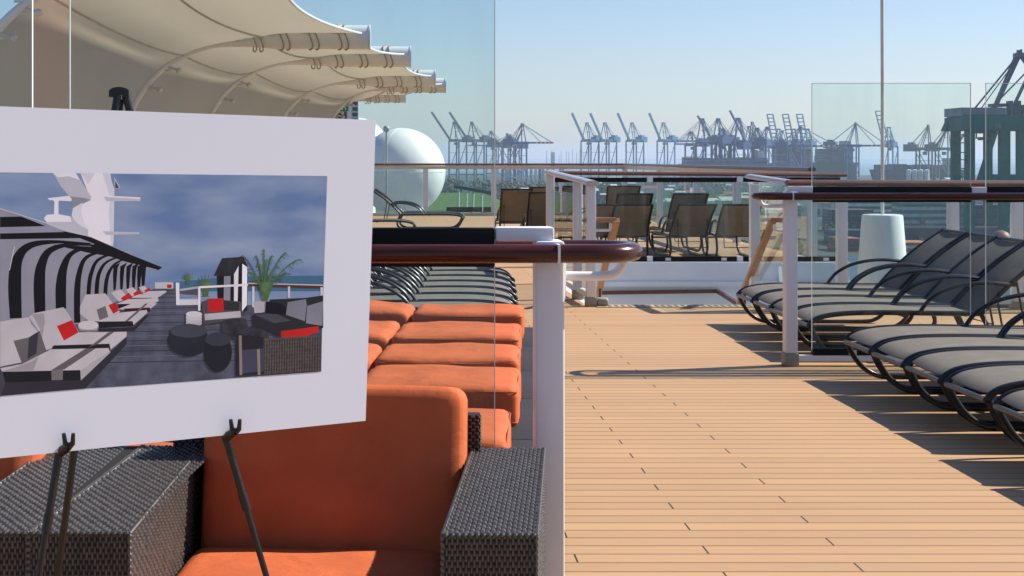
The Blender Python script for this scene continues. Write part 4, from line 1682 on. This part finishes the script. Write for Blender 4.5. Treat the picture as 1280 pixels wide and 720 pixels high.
def crane(label, u, Y, phi, m, up=None, apex=72.0, hg=52.0, g=16.0, w=16.0, boom=40.0, back=30.0, house=True, stripe=False, lattice=False, tk=1.0, group='ship to shore cranes along the far quay'):
    """gantry crane; local x points over the water, turned by phi degrees"""
    t = thing('gantry_crane', label, 'crane', (XU(u, Y), Y, QZ), R(phi), group)
    a = 0.88 * tk

    def part(name, f, mats):
        mb = MB()
        f(mb)
        mb.build(name, mats, t)
    for x in (0, -g):
        for y in (-w / 2, w / 2):
            part('leg', lambda b: b.bar((x, y, 0), (x, y, hg), 1.5 * a, 1.5 * a), m)
    part('sill_beam', lambda b: [b.bar((x, -w / 2, 9), (x, w / 2, 9), 1.3 * a, 1.8 * a) for x in (0, -g)], m)
    part('brace', lambda b: [b.bar((0, y, 12), (-g, y, hg - 3), 0.8 * a, 0.8 * a) for y in (-w / 2, w / 2)] + [b.bar((-g, y, hg * 0.72), (0, y, hg * 0.72), 0.5 * a, 0.5 * a) for y in (-w / 2, w / 2)], m)
    part('girder', lambda b: [b.bar((4, y, hg + 1), (-back, y, hg + 1), 1.2 * a, 3.0 * a) for y in (-3.0, 3.0)] + [b.bar((0, -w / 2, hg), (0, w / 2, hg), 1.5 * a, 2.4 * a), b.bar((-g, -w / 2, hg), (-g, w / 2, hg), 1.5 * a, 2.4 * a)], m)
    top = Vector((-2, 0, apex))

    def af(b):
        for y in (-1, 1):
            b.bar((0, y * w * 0.42, hg), (top.x, y * 1.6, apex), 1.0 * a, 1.0 * a)
            b.bar((-g * 0.8, y * w * 0.36, hg), (top.x, y * 1.6, apex), 0.8 * a, 0.8 * a)
        b.bar((top.x, -2.6, apex), (top.x, 2.6, apex), 1.6 * a, 1.8 * a)
        b.bar((-g * 0.3, -w * 0.25, hg + (apex - hg) * 0.5), (-g * 0.3, w * 0.25, hg + (apex - hg) * 0.5), 0.7 * a, 0.7 * a)
    part('apex_frame', af, m)
    ang = R(up if up is not None else 0)
    h0 = Vector((4, 0, hg + 1))
    d = Vector((math.cos(ang), 0, math.sin(ang)))
    tip = h0 + d * boom

    def bm_(b):
        for y in ((-0.9, 0.9) if not lattice else (-2.0, 2.0)):
            if stripe:
                n = 8
                s0 = 0.35
                b.bar(h0 + Vector((0, y, 0)), h0 + d * boom * s0 + Vector((0, y, 0)), 1.0 * a, 2.0 * a, 0)
                for k in range(n):
                    p = h0 + d * boom * (s0 + (1 - s0) * k / n) + Vector((0, y, 0))
                    q_ = h0 + d * boom * (s0 + (1 - s0) * (k + 1) / n) + Vector((0, y, 0))
                    b.bar(p, q_, 1.0 * a, 2.2 * a, 1 + k % 2)
            else:
                b.bar(h0 + Vector((0, y * (1.7 if lattice else 1), 0)), tip + Vector((0, y * (1.7 if lattice else 1), 0)), 1.0 * a, 2.0 * a)
        if lattice:
            for k in range(1, 9):
                p = h0 + d * boom * k / 8
                b.bar(p + Vector((0, -3.6, 0)), p + Vector((0, 3.6, 0)), 0.8 * a, 1.2 * a)
    part('boom', bm_, [m, C_WHITE, C_RED] if stripe else m)

    def st(b):
        for y in (-1.5, 1.5):
            b.bar(top + Vector((0, y, 0)), Vector((-back + 3, y, hg + 2)), 0.42 * a, 0.42 * a)
            b.bar(top + Vector((0, y, 0)), Vector((-g * 1.1, y, hg + 2)), 0.35 * a, 0.35 * a)
            if up is None:
                b.bar(top + Vector((0, y, 0)), h0 + d * boom * 0.9 + Vector((0, y, 1)), 0.42 * a, 0.42 * a)
                b.bar(top + Vector((0, y, 0)), h0 + d * boom * 0.5 + Vector((0, y, 1)), 0.36 * a, 0.36 * a)
    part('stays', st, m)
    if house:
        def hs(b):
            b.box((-back - 1, -4.5, hg - 1.5), (-back + 12, 4.5, hg + 5.5))
            b.box((-back + 3, -3.2, hg + 5.6), (-back + 9, 3.2, hg + 7.5))
        part('machinery_house', hs, m)
    part('cab', lambda b: b.box((-7, -2, hg - 5), (-3.5, 2, hg - 1.8)), C_GREY)
    return t


for i, u in enumerate((732.5, 755, 789, 828)):
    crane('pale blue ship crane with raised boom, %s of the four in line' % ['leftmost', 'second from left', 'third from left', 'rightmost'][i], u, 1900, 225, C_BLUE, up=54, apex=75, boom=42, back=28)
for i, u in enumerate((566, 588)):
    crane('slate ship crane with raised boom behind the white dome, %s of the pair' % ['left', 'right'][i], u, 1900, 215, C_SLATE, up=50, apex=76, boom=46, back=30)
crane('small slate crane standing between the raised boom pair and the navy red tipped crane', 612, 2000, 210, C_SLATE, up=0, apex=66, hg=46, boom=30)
crane('small slate crane just left of the navy red tipped crane', 632, 1950, 200, C_SLATE, up=0, apex=62, hg=44, boom=24)
crane('second small slate crane with steep boom behind the navy red tipped crane', 640, 1900, -20, C_SLATE, up=60, apex=60, hg=48, boom=20)
crane('navy ship crane with lowered red and white tipped boom left of the blue four', 655, 1560, -32, C_DARK, apex=66, hg=45, g=13, w=12, boom=30, back=22, stripe=True, tk=1.0)
dk = [(876, 1500, 215, None, 69.5, 46, 30, 28), (896, 1500, 215, None, 69.5, 46, 22, 28), (898, 1520, 150, 58, 60, 44, 34, 20), (924, 1500, 35, None, 70, 46, 24, 28), (938, 1500, 145, 62, 66, 44, 38, 18),
      (935, 1700, 215, 70, 66, 46, 30, 20), (948, 1500, 35, None, 60, 40, 24, 26), (906, 1650, 30, None, 62, 46, 24, 26), (862, 1600, 215, None, 58, 44, 18, 26), (1003, 1500, -30, None, 62, 41, 32, 26)]
nmz = ['leftmost tall peak of the dark cluster', 'second tall peak of the dark cluster', 'with raised boom between the two left peaks', 'third and tallest peak of the dark cluster', 'with raised boom at the third peak',
       'slim mast just right of the third peak', 'low round peak right of the middle', 'low peak behind the second tall peak', 'low one at the left end of the cluster', 'rightmost peak with red and white boom lowered']
for (u, Y, ph, up_, ap, hg, bl, bk), w in zip(dk, nmz):
    crane('navy crane in the dense dark cluster, ' + w, u, Y, ph, C_DARK, up=up_, apex=ap, hg=hg, g=14, w=13, boom=bl, back=bk, tk=1.0, stripe='red' in w)
for i, u in enumerate((972, 991, 1008.5)):
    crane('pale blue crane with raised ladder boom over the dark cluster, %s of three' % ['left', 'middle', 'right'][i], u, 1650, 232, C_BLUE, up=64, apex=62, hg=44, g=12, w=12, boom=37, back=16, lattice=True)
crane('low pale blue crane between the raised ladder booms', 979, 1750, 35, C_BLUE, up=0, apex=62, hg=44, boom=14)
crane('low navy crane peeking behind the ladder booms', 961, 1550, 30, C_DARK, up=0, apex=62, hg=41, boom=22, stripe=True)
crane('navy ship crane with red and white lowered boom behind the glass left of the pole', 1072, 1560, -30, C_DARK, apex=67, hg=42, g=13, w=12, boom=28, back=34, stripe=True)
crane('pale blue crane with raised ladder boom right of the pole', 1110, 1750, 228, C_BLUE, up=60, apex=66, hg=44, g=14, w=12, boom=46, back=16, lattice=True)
crane('weathered grey crane with boom raised right, left of the pair beside the green crane', 1163, 1450, -35, C_BROWN, up=58, apex=62, hg=38, g=12, w=12, boom=34, back=24)
crane('weathered grey crane with boom raised right, right of the pair beside the green crane', 1187, 1450, -35, C_BROWN, up=55, apex=62, hg=38, g=12, w=12, boom=32, back=22)

# big green crane near on the right
YG = 520.0
k_ = YG / F
t = thing('gantry_crane', 'big dark green gantry crane close on the right edge with grey machinery house', 'crane', (XU(1245, YG), YG, QZ), world=True)


def pg(u, v, dy=0.0):
    """point on the crane's front frame plane, pushed back by dy metres"""
    return Vector((XU(u, YG), YG + dy, ZV(v, YG)))


def gpart(name, f, mats=C_GREEN):
    mb = MB()
    f(mb)
    mb.build(name, mats, t)


for u, w in ((1212, 2.9), (1253.5, 2.5), (1276, 2.7)):
    for dy in (0, 16):
        uu = u if dy == 0 else u + 4
        gpart('leg', lambda b: b.box((XU(uu, YG) - w / 2, YG + dy - 1.3, QZ), (XU(uu, YG) + w / 2, YG + dy + 1.3, ZV(160, YG))))
gpart('girder', lambda b: (b.prism([pg(1195, 163, -2), pg(1204, 143, -2), pg(1420, 145, -2), pg(1420, 163, -2)], (0, 4, 0)),
                           b.prism([pg(1199, 163, 14), pg(1208, 143, 14), pg(1420, 145, 14), pg(1420, 163, 14)], (0, 4, 0)),
                           b.box((XU(1204, YG), YG - 1.9, ZV(162, YG)), (XU(1209, YG), YG + 17.9, ZV(146, YG)))))
gpart('sill_beam', lambda b: (b.box((XU(1245, YG), YG - 1.6, ZV(226, YG)), (XU(1420, YG), YG + 1.6, ZV(218.5, YG))), b.box((XU(1249, YG), YG + 15, ZV(226, YG)), (XU(1420, YG), YG + 18, ZV(218.5, YG)))))
gpart('brace', lambda b: b.bar(pg(1244, 164), pg(1224, 226), 1.6, 1.6))
gpart('machinery_house', lambda b: b.box((XU(1200, YG), YG - 1, ZV(145, YG)), (XU(1256, YG), YG + 15, ZV(134.5, YG))), C_GREY)
M_strut = mat('faded purple strut', (0.085, 0.08, 0.12), 0.5, var=0.3, vscale=0.5)
gpart('apex_frame', lambda b: (b.bar(pg(1273, 72), pg(1239, 145), 1.0, 1.1), b.bar(pg(1275, 72, 4), pg(1256, 143, 12), 1.0, 1.1), b.bar(pg(1292, 80), pg(1262, 143), 0.9, 0.9),
                               b.box(pg(1270.5, 72, -1), pg(1280, 66, 3)), b.box(pg(1272, 66, 0), pg(1275, 62.5, 1)), b.box(pg(1276.5, 66, 0), pg(1278, 61.5, 1)), b.bar(pg(1277, 70), pg(1330, 143), 1.4, 1.4)), M_strut)
gpart('stays', lambda b: (b.bar(pg(1272, 70), pg(1218, 136), 0.5, 0.5), b.bar(pg(1285, 88), pg(1238, 136), 0.45, 0.45), b.bar(pg(1274, 70), pg(1226, 136), 0.3, 0.3)), M_strut)
gpart('walkway', lambda b: [b.box((XU(1199, YG), YG - 3, ZV(v + 1.2, YG)), (XU(1207.5, YG), YG + 1, ZV(v, YG))) for v in (168, 178, 190, 199, 210, 220)] +
      [b.box((XU(1203.5, YG), YG - 2.6, ZV(225, YG)), (XU(1204.3, YG), YG - 2.3, ZV(164, YG)))])
gpart('trolley_cab', lambda b: (b.box((XU(1218, YG), YG + 2, ZV(166.5, YG)), (XU(1240, YG), YG + 8, ZV(164, YG))), b.box((XU(1233, YG), YG + 2, ZV(175, YG)), (XU(1240, YG), YG + 8, ZV(171, YG))),
                                b.bar(pg(1226, 166, 4), pg(1226, 172, 4), 0.4, 0.4), b.bar(pg(1239, 166, 4), pg(1239, 172, 4), 0.4, 0.4), b.box((XU(1225, YG), YG + 2, ZV(173, YG)), (XU(1236, YG), YG + 8, ZV(172, YG)))), C_GREY)
gpart('hoist_gear', lambda b: [b.box((XU(1262 + 5 * i, YG), YG - 1, ZV(144, YG)), (XU(1265 + 5 * i, YG), YG + 3, ZV(126 + 5 * (i % 2), YG))) for i in range(4)] + [b.box((XU(1246, YG), YG + 2, ZV(133, YG)), (XU(1262, YG), YG + 8, ZV(129, YG)))], M_strut)
cu = bpy.data.curves.new('crane_number', 'FONT')
cu.body = '10'
cu.size = 2.2
cu.align_x = 'CENTER'
cu.align_y = 'CENTER'
cu.materials.append(mat('faded crane lettering', (0.18, 0.28, 0.28), 0.6))
tx = text_mesh('number', cu)
tx.parent = t
tx.rotation_euler = (R(90), 0, 0)
tx.location = Vector((XU(1245, YG), YG - 2.05, ZV(157.5, YG))) - Vector(t['_w'])

# ships and stacks
CC = {'rust red': (0.24, 0.06, 0.045), 'dark grey': (0.04, 0.045, 0.06), 'teal green': (0.01, 0.11, 0.09), 'dull blue': (0.05, 0.09, 0.20), 'pale grey': (0.42, 0.43, 0.43), 'white': (0.62, 0.62, 0.60), 'plum': (0.10, 0.045, 0.06), 'orange': (0.42, 0.13, 0.05)}
CM = {k: mat('container ' + k, v, 0.55, var=0.25, vscale=0.4) for k, v in CC.items()}


def ship(label, u0, u1, vtop, Y, hull, deckv, body):
    t = thing('container_ship', label, 'ship', (XU((u0 + u1) / 2, Y), Y, QZ), world=True)
    x0, x1 = XU(u0, Y), XU(u1, Y)
    mb = MB()
    zd = ZV(deckv, Y)
    mb.prism([Vector((x0, Y - 14, zd)), Vector((x1, Y - 14, zd)), Vector((x1 - 5, Y - 14, QZ - 3)), Vector((x0 + 6, Y - 14, QZ - 3))], (0, 28, 0))
    mb.build('hull', hull, t)
    rnd = random.Random(int(u0))
    n = max(3, int((x1 - x0) / 13))
    for i in range(n):
        a = x0 + 4 + (x1 - x0 - 8) * i / n
        mb = MB()
        ht = (ZV(vtop, Y) - zd) * rnd.uniform(0.75, 1.0)
        rows = max(2, int(ht / 2.6))
        for r_ in range(rows):
            mb.box((a, Y - 12 + rnd.uniform(0, 0.3), zd + 0.02 + r_ * ht / rows), (a + (x1 - x0 - 8) / n - 1.0, Y + 12, zd + (r_ + 0.97) * ht / rows), rnd.randint(0, 2))
        mb.build('container_block', body, t)
    mb = MB()
    mb.box((x1 - 14, Y - 11, zd), (x1 - 7, Y + 11, ZV(vtop, Y) + 6))
    mb.build('bridge', CM['pale grey'], t)


dkb = [CM['dark grey'], CM['dull blue'], CM['plum']]
ship('dark laden container ship behind the glass left of the pole', 1018, 1068, 183, 1640, CM['dark grey'], 203, dkb)
ship('long dark ship under the dense navy crane cluster', 850, 962, 196, 1480, C_DARK, 205, dkb)
ship('dark ship with brown container blocks under the ladder booms', 964, 1016, 185, 1600, C_DARK, 204, [CM['dark grey'], CM['plum'], C_BROWN])
ship('dark low ship under the weathered crane pair', 1092, 1200, 205, 1500, CM['dark grey'], 212, dkb)


def block(name, label, cat, u0, u1, vt, vb, Y, m, dep=14.0, group=None, rows=0, roof=None):
    x0, x1 = XU(u0, Y), XU(u1, Y)
    zt = ZV(vt, Y)
    zb = max(QZ, min(QZ, ZV(vb, Y)))
    mb = MB()
    if rows:
        hgt = zt - QZ
        for i in range(rows):
            mb.box((x0 + (i % 2) * 0.1, Y, QZ + 0.02 + hgt * i / rows), (x1, Y + dep, QZ + hgt * (i + 0.94) / rows), i % 2)
        o = mb.build(name, [m, m] if not isinstance(m, list) else m, None)
    else:
        mb.box((x0, Y, QZ), (x1, Y + dep, zt))
        hr = (zt - QZ) * 0.16
        mb.prism([Vector((x0 - 0.3, Y - 0.3, zt + 0.02)), Vector((x1 + 0.3, Y - 0.3, zt + 0.02)), Vector((x1 + 0.3, Y + dep / 2, zt + hr)), Vector((x0 - 0.3, Y + dep / 2, zt + hr))], (0, 0, 0.25), 1)
        n = max(2, int((x1 - x0) / 6))
        for i in range(n):
            xx = x0 + (x1 - x0) * (i + 0.3) / n
            mb.box((xx, Y - 0.12, QZ + 1), (xx + (x1 - x0) / n * 0.4, Y - 0.05, QZ + min(4.0, (zt - QZ) * 0.6)), 2)
        o = mb.build(name, [m, roof or CM['pale grey'], CM['dark grey']], None)
    return tag(o, label, cat, group)


# right side seen through the glass: moored green vessel tiers, red clutter
block('container_stack', 'wide teal green container stack right of the white mast drum', 'container stack', 1128, 1262, 246, 300, 640, [CM['teal green'], CM['pale grey']], rows=9)
block('container_stack', 'plum container stack left of the white mast drum', 'container stack', 1040, 1092, 262, 310, 600, [CM['plum'], CM['dark grey']], rows=7)
block('container_stack', 'teal container stack behind the plum one beside the mast drum', 'container stack', 1062, 1126, 247, 300, 700, [CM['teal green'], CM['white']], rows=8)
block('container_stack', 'dark grey container stack at the foot of the green crane', 'container stack', 1216, 1300, 256, 320, 560, [CM['dark grey'], C_SLATE], rows=7)
block('container_stack', 'low orange red container row right of the mast drum', 'container stack', 1126, 1172, 303, 320, 470, [CM['orange'], CM['white']], rows=3)
block('container_stack', 'low rust red container row left of the mast drum', 'container stack', 1050, 1080, 298, 318, 470, [CM['rust red'], CM['plum']], rows=3)
block('container_stack', 'low red container row behind the raised lounger backs', 'container stack', 1176, 1340, 303, 330, 440, [CM['rust red'], CM['white']], rows=3)
block('container_stack', 'pale container row nearest the ship behind the lounger backs', 'container stack', 1150, 1380, 322, 340, 400, [CM['white'], CM['dull blue']], rows=2)
mb = MB()
c = P(1251, 303, 420)
mb.lathe([(3.0, QZ), (3.0, c.z + 0.5), (2.7, c.z + 1.8), (1.8, c.z + 2.9), (0.6, c.z + 3.4), (0.02, c.z + 3.45)], (c.x, 420, 0), 24)
tag(mb.build('storage_tank', CM['rust red'], None, 40), 'red domed tank peeking above the lounger backs on the right', 'tank')
for i in range(4):
    mb = MB()
    x = XU(1136 + 7.5 * i, 1180)
    mb.lathe([(1.9, QZ), (1.9, ZV(212.5, 1180)), (1.2, ZV(212, 1180)), (0.05, ZV(211.6, 1180))], (x, 1180, 0), 16)
    tag(mb.build('silo', CM['white'], None, 40), 'white silo in the short row behind the right hand glass, %s' % ['leftmost', 'second from the left', 'third from the left', 'rightmost'][i], 'silo', 'white silos')
block('container_stack', 'long dark container row under the teal stack right of the mast drum', 'container stack', 1100, 1300, 284, 303, 520, [CM['dark grey'], CM['plum']], rows=2)
block('container_stack', 'dark blue container row below the plum stack left of the mast drum', 'container stack', 1044, 1090, 288, 303, 520, [CM['dull blue'], CM['dark grey']], rows=2)
mb = MB()
mb.box((60, 302, QZ + 0.01), (420, 445, QZ + 0.05))
struct(mb, 'harbour_water', mat('basin water', (0.02, 0.045, 0.055), 0.35, var=0.3, vscale=0.05, bump=0.4, bscale=0.6, spec=0.3))
# yard clutter across the middle distance
rnd = random.Random(11)
kinds = [('pale grey', 'white'), ('white', 'pale grey'), ('dull blue', 'pale grey'), ('dark grey', 'pale grey'), ('pale grey', 'rust red')]
nb = 0
for row, (Y, vt, v_) in enumerate(((1450, 214, 4), (1200, 222, 3), (980, 232, 3), (820, 242, 3), (700, 252, 3))):
    u = 700 + 15 * row
    while u < 1195:
        w = rnd.uniform(9, 30)
        if rnd.random() < 0.62 and not (1030 < u < 1190 and row > 2):
            kk = rnd.choice(kinds)
            hgt = rnd.uniform(4, 10)
            vt_ = CY + F * (H - (QZ + hgt)) / Y
            place = 'behind the far loungers' if u < 940 else 'behind the right hand glass'
            block('warehouse', 'small %s port building with a %s roof %s' % (kk[0], kk[1], place), 'building', u, u + w * 0.85, vt_, 0, Y + rnd.uniform(-60, 60), CM[kk[0]], 16, 'port buildings beyond the ship', 0, CM[kk[1]])
            nb += 1
        u += w
for i in range(14):
    u = 616 + i * 5.2 + rnd.uniform(-1, 1)
    Y = 1750
    block('container_stack', 'pale container column on the quay behind the outer railing', 'container stack', u, u + 2.6, 209 + rnd.uniform(-1.5, 2), 0, Y, CM[rnd.choice(['white', 'pale grey', 'pale grey', 'dull blue'])], 8, 'pale container columns', 0)
block('warehouse', 'tall white building on the hazy skyline left of the pale blue cranes', 'building', 690, 693.5, 190.5, 0, 2500, CM['white'], 20, None, 0)
for i in range(16):
    u = 684 + i * 4.6 + rnd.uniform(-1, 1)
    mb = MB()
    x = XU(u, 2500)
    mb.tube([(x, 2500, QZ), (x, 2500, ZV(rnd.uniform(186, 195), 2500))], 0.45, 6)
    tag(mb.build('light_mast', CM['pale grey'], None, 60), 'thin hazy light mast on the skyline left of the pale blue cranes', 'light mast', 'light masts on the skyline')


# woods and scrub on the harbour land
def wood(name, label_kind, n, ur, Yr, hr, m, seed):
    rnd = random.Random(seed)
    mb = MB()
    for _ in range(n):
        Y = rnd.uniform(*Yr)
        u = rnd.uniform(*ur)
        hgt = rnd.uniform(*hr)
        c = Vector((XU(u, Y), Y, QZ))
        for k in range(26):
            a, rr = rnd.uniform(0, 6.28), hgt * 0.42 * math.sqrt(rnd.random())
            p = c + Vector((rr * math.cos(a), rr * math.sin(a), hgt * rnd.uniform(0.15, 1.0) * (1 - 0.35 * rr / (hgt * 0.42))))
            s_ = hgt * rnd.uniform(0.10, 0.20)
            ax = Vector((rnd.gauss(0, 1), rnd.gauss(0, 1), rnd.gauss(0, 1))).normalized()
            bx = ax.orthogonal().normalized()
            cx = ax.cross(bx)
            vs = [p + bx * s_, p + cx * s_ * 0.8, p - bx * s_ * 0.9, p - cx * s_, p + ax * s_ * 0.7, p - ax * s_ * 0.6]
            mb.add(vs, [(0, 1, 4), (1, 2, 4), (2, 3, 4), (3, 0, 4), (1, 0, 5), (2, 1, 5), (3, 2, 5), (0, 3, 5)], rnd.randint(0, 2))
    return tag(mb.build(name, m, None), kind='stuff')


LV = [mat('leaf dark', (0.030, 0.055, 0.022), 0.8, var=0.3, vscale=0.3), mat('leaf mid', (0.045, 0.080, 0.03), 0.8, var=0.3, vscale=0.3), mat('leaf olive', (0.07, 0.085, 0.035), 0.8, var=0.3, vscale=0.3)]
wood('far_woods', '', 260, (540, 1000), (1000, 1420), (6, 13), LV, 1)
wood('scrub', '', 220, (600, 1330), (430, 1000), (2.5, 6), LV, 2)
wood('woods', '', 120, (540, 700), (620, 1000), (6, 11), LV, 3)
# ------------------------------------------------------------------ light, air, camera
SKYTINT = (0.985, 1.0, 1.125)
SUN_EL, SUN_AZ = 41.0, 15.5          # azimuth measured from +X towards +Y
w = bpy.data.worlds.new('World')
SC.world = w
w.use_nodes = True
nt = w.node_tree
bg = nt.nodes['Background']
sky = nt.nodes.new('ShaderNodeTexSky')
sky.sky_type = 'NISHITA'
sky.sun_disc = False
sky.sun_elevation = R(SUN_EL)
sky.sun_rotation = R(90 - SUN_AZ)
sky.altitude = 30
sky.air_density = 1.0
sky.dust_density = 0.5
sky.ozone_density = 2.5
tint = nt.nodes.new('ShaderNodeVectorMath')
tint.operation = 'MULTIPLY'
tint.inputs[1].default_value = SKYTINT
nt.links.new(sky.outputs[0], tint.inputs[0])
nt.links.new(tint.outputs[0], bg.inputs['Color'])
bg.inputs['Strength'].default_value = 0.075
sl = bpy.data.lights.new('sun', 'SUN')
sl.energy = 5.0
sl.angle = R(0.5)
sl.color = (1.0, 0.93, 0.83)
so = bpy.data.objects.new('sun', sl)
COL.objects.link(so)
sd = Vector((math.cos(R(SUN_EL)) * math.cos(R(SUN_AZ)), math.cos(R(SUN_EL)) * math.sin(R(SUN_AZ)), math.sin(R(SUN_EL))))
so.rotation_euler = sd.to_track_quat('Z', 'Y').to_euler()
so.location = (20, 5, 30)

if HAZE > 0:
    mb = MB()
    mb.box((-7000, -60, QZ - 5), (9000, 12000, 75))
    hm = bpy.data.materials.new('harbour haze')
    hm.use_nodes = True
    nt = hm.node_tree
    nt.nodes.remove(nt.nodes['Principled BSDF'])
    pv = nt.nodes.new('ShaderNodeVolumePrincipled')
    pv.inputs['Color'].default_value = (0.62, 0.77, 0.96, 1)
    pv.inputs['Density'].default_value = HAZE
    pv.inputs['Anisotropy'].default_value = 0.2
    nt.links.new(pv.outputs[0], nt.nodes['Material Output'].inputs['Volume'])
    tag(mb.build('haze', hm, None), kind='stuff')

cam = bpy.data.cameras.new('camera')
co = bpy.data.objects.new('camera', cam)
COL.objects.link(co)
co.location = (0, 0, H)
co.rotation_euler = (R(90), 0, 0)
cam.sensor_width = 36
cam.lens = 36 * F / 1280
cam.shift_x = (640 - CX) / 1280
cam.shift_y = -(360 - CY) / 1280
cam.clip_start = 0.05
cam.clip_end = 120000
SC.camera = co
SC.view_settings.view_transform = 'Standard'
SC.view_settings.look = 'None'
SC.view_settings.gamma = 1
SC.view_settings.use_curve_mapping = False
SC.view_settings.exposure = EXPO
SC.render.engine = 'CYCLES'
cy = SC.cycles
cy.use_denoising = True
cy.max_bounces = 10
cy.transparent_max_bounces = 40
cy.glossy_bounces = 4
cy.diffuse_bounces = 4
cy.volume_bounces = 1
cy.caustics_reflective = False
cy.caustics_refractive = False
for o in bpy.data.objects:
    if '_w' in o:
        del o['_w']
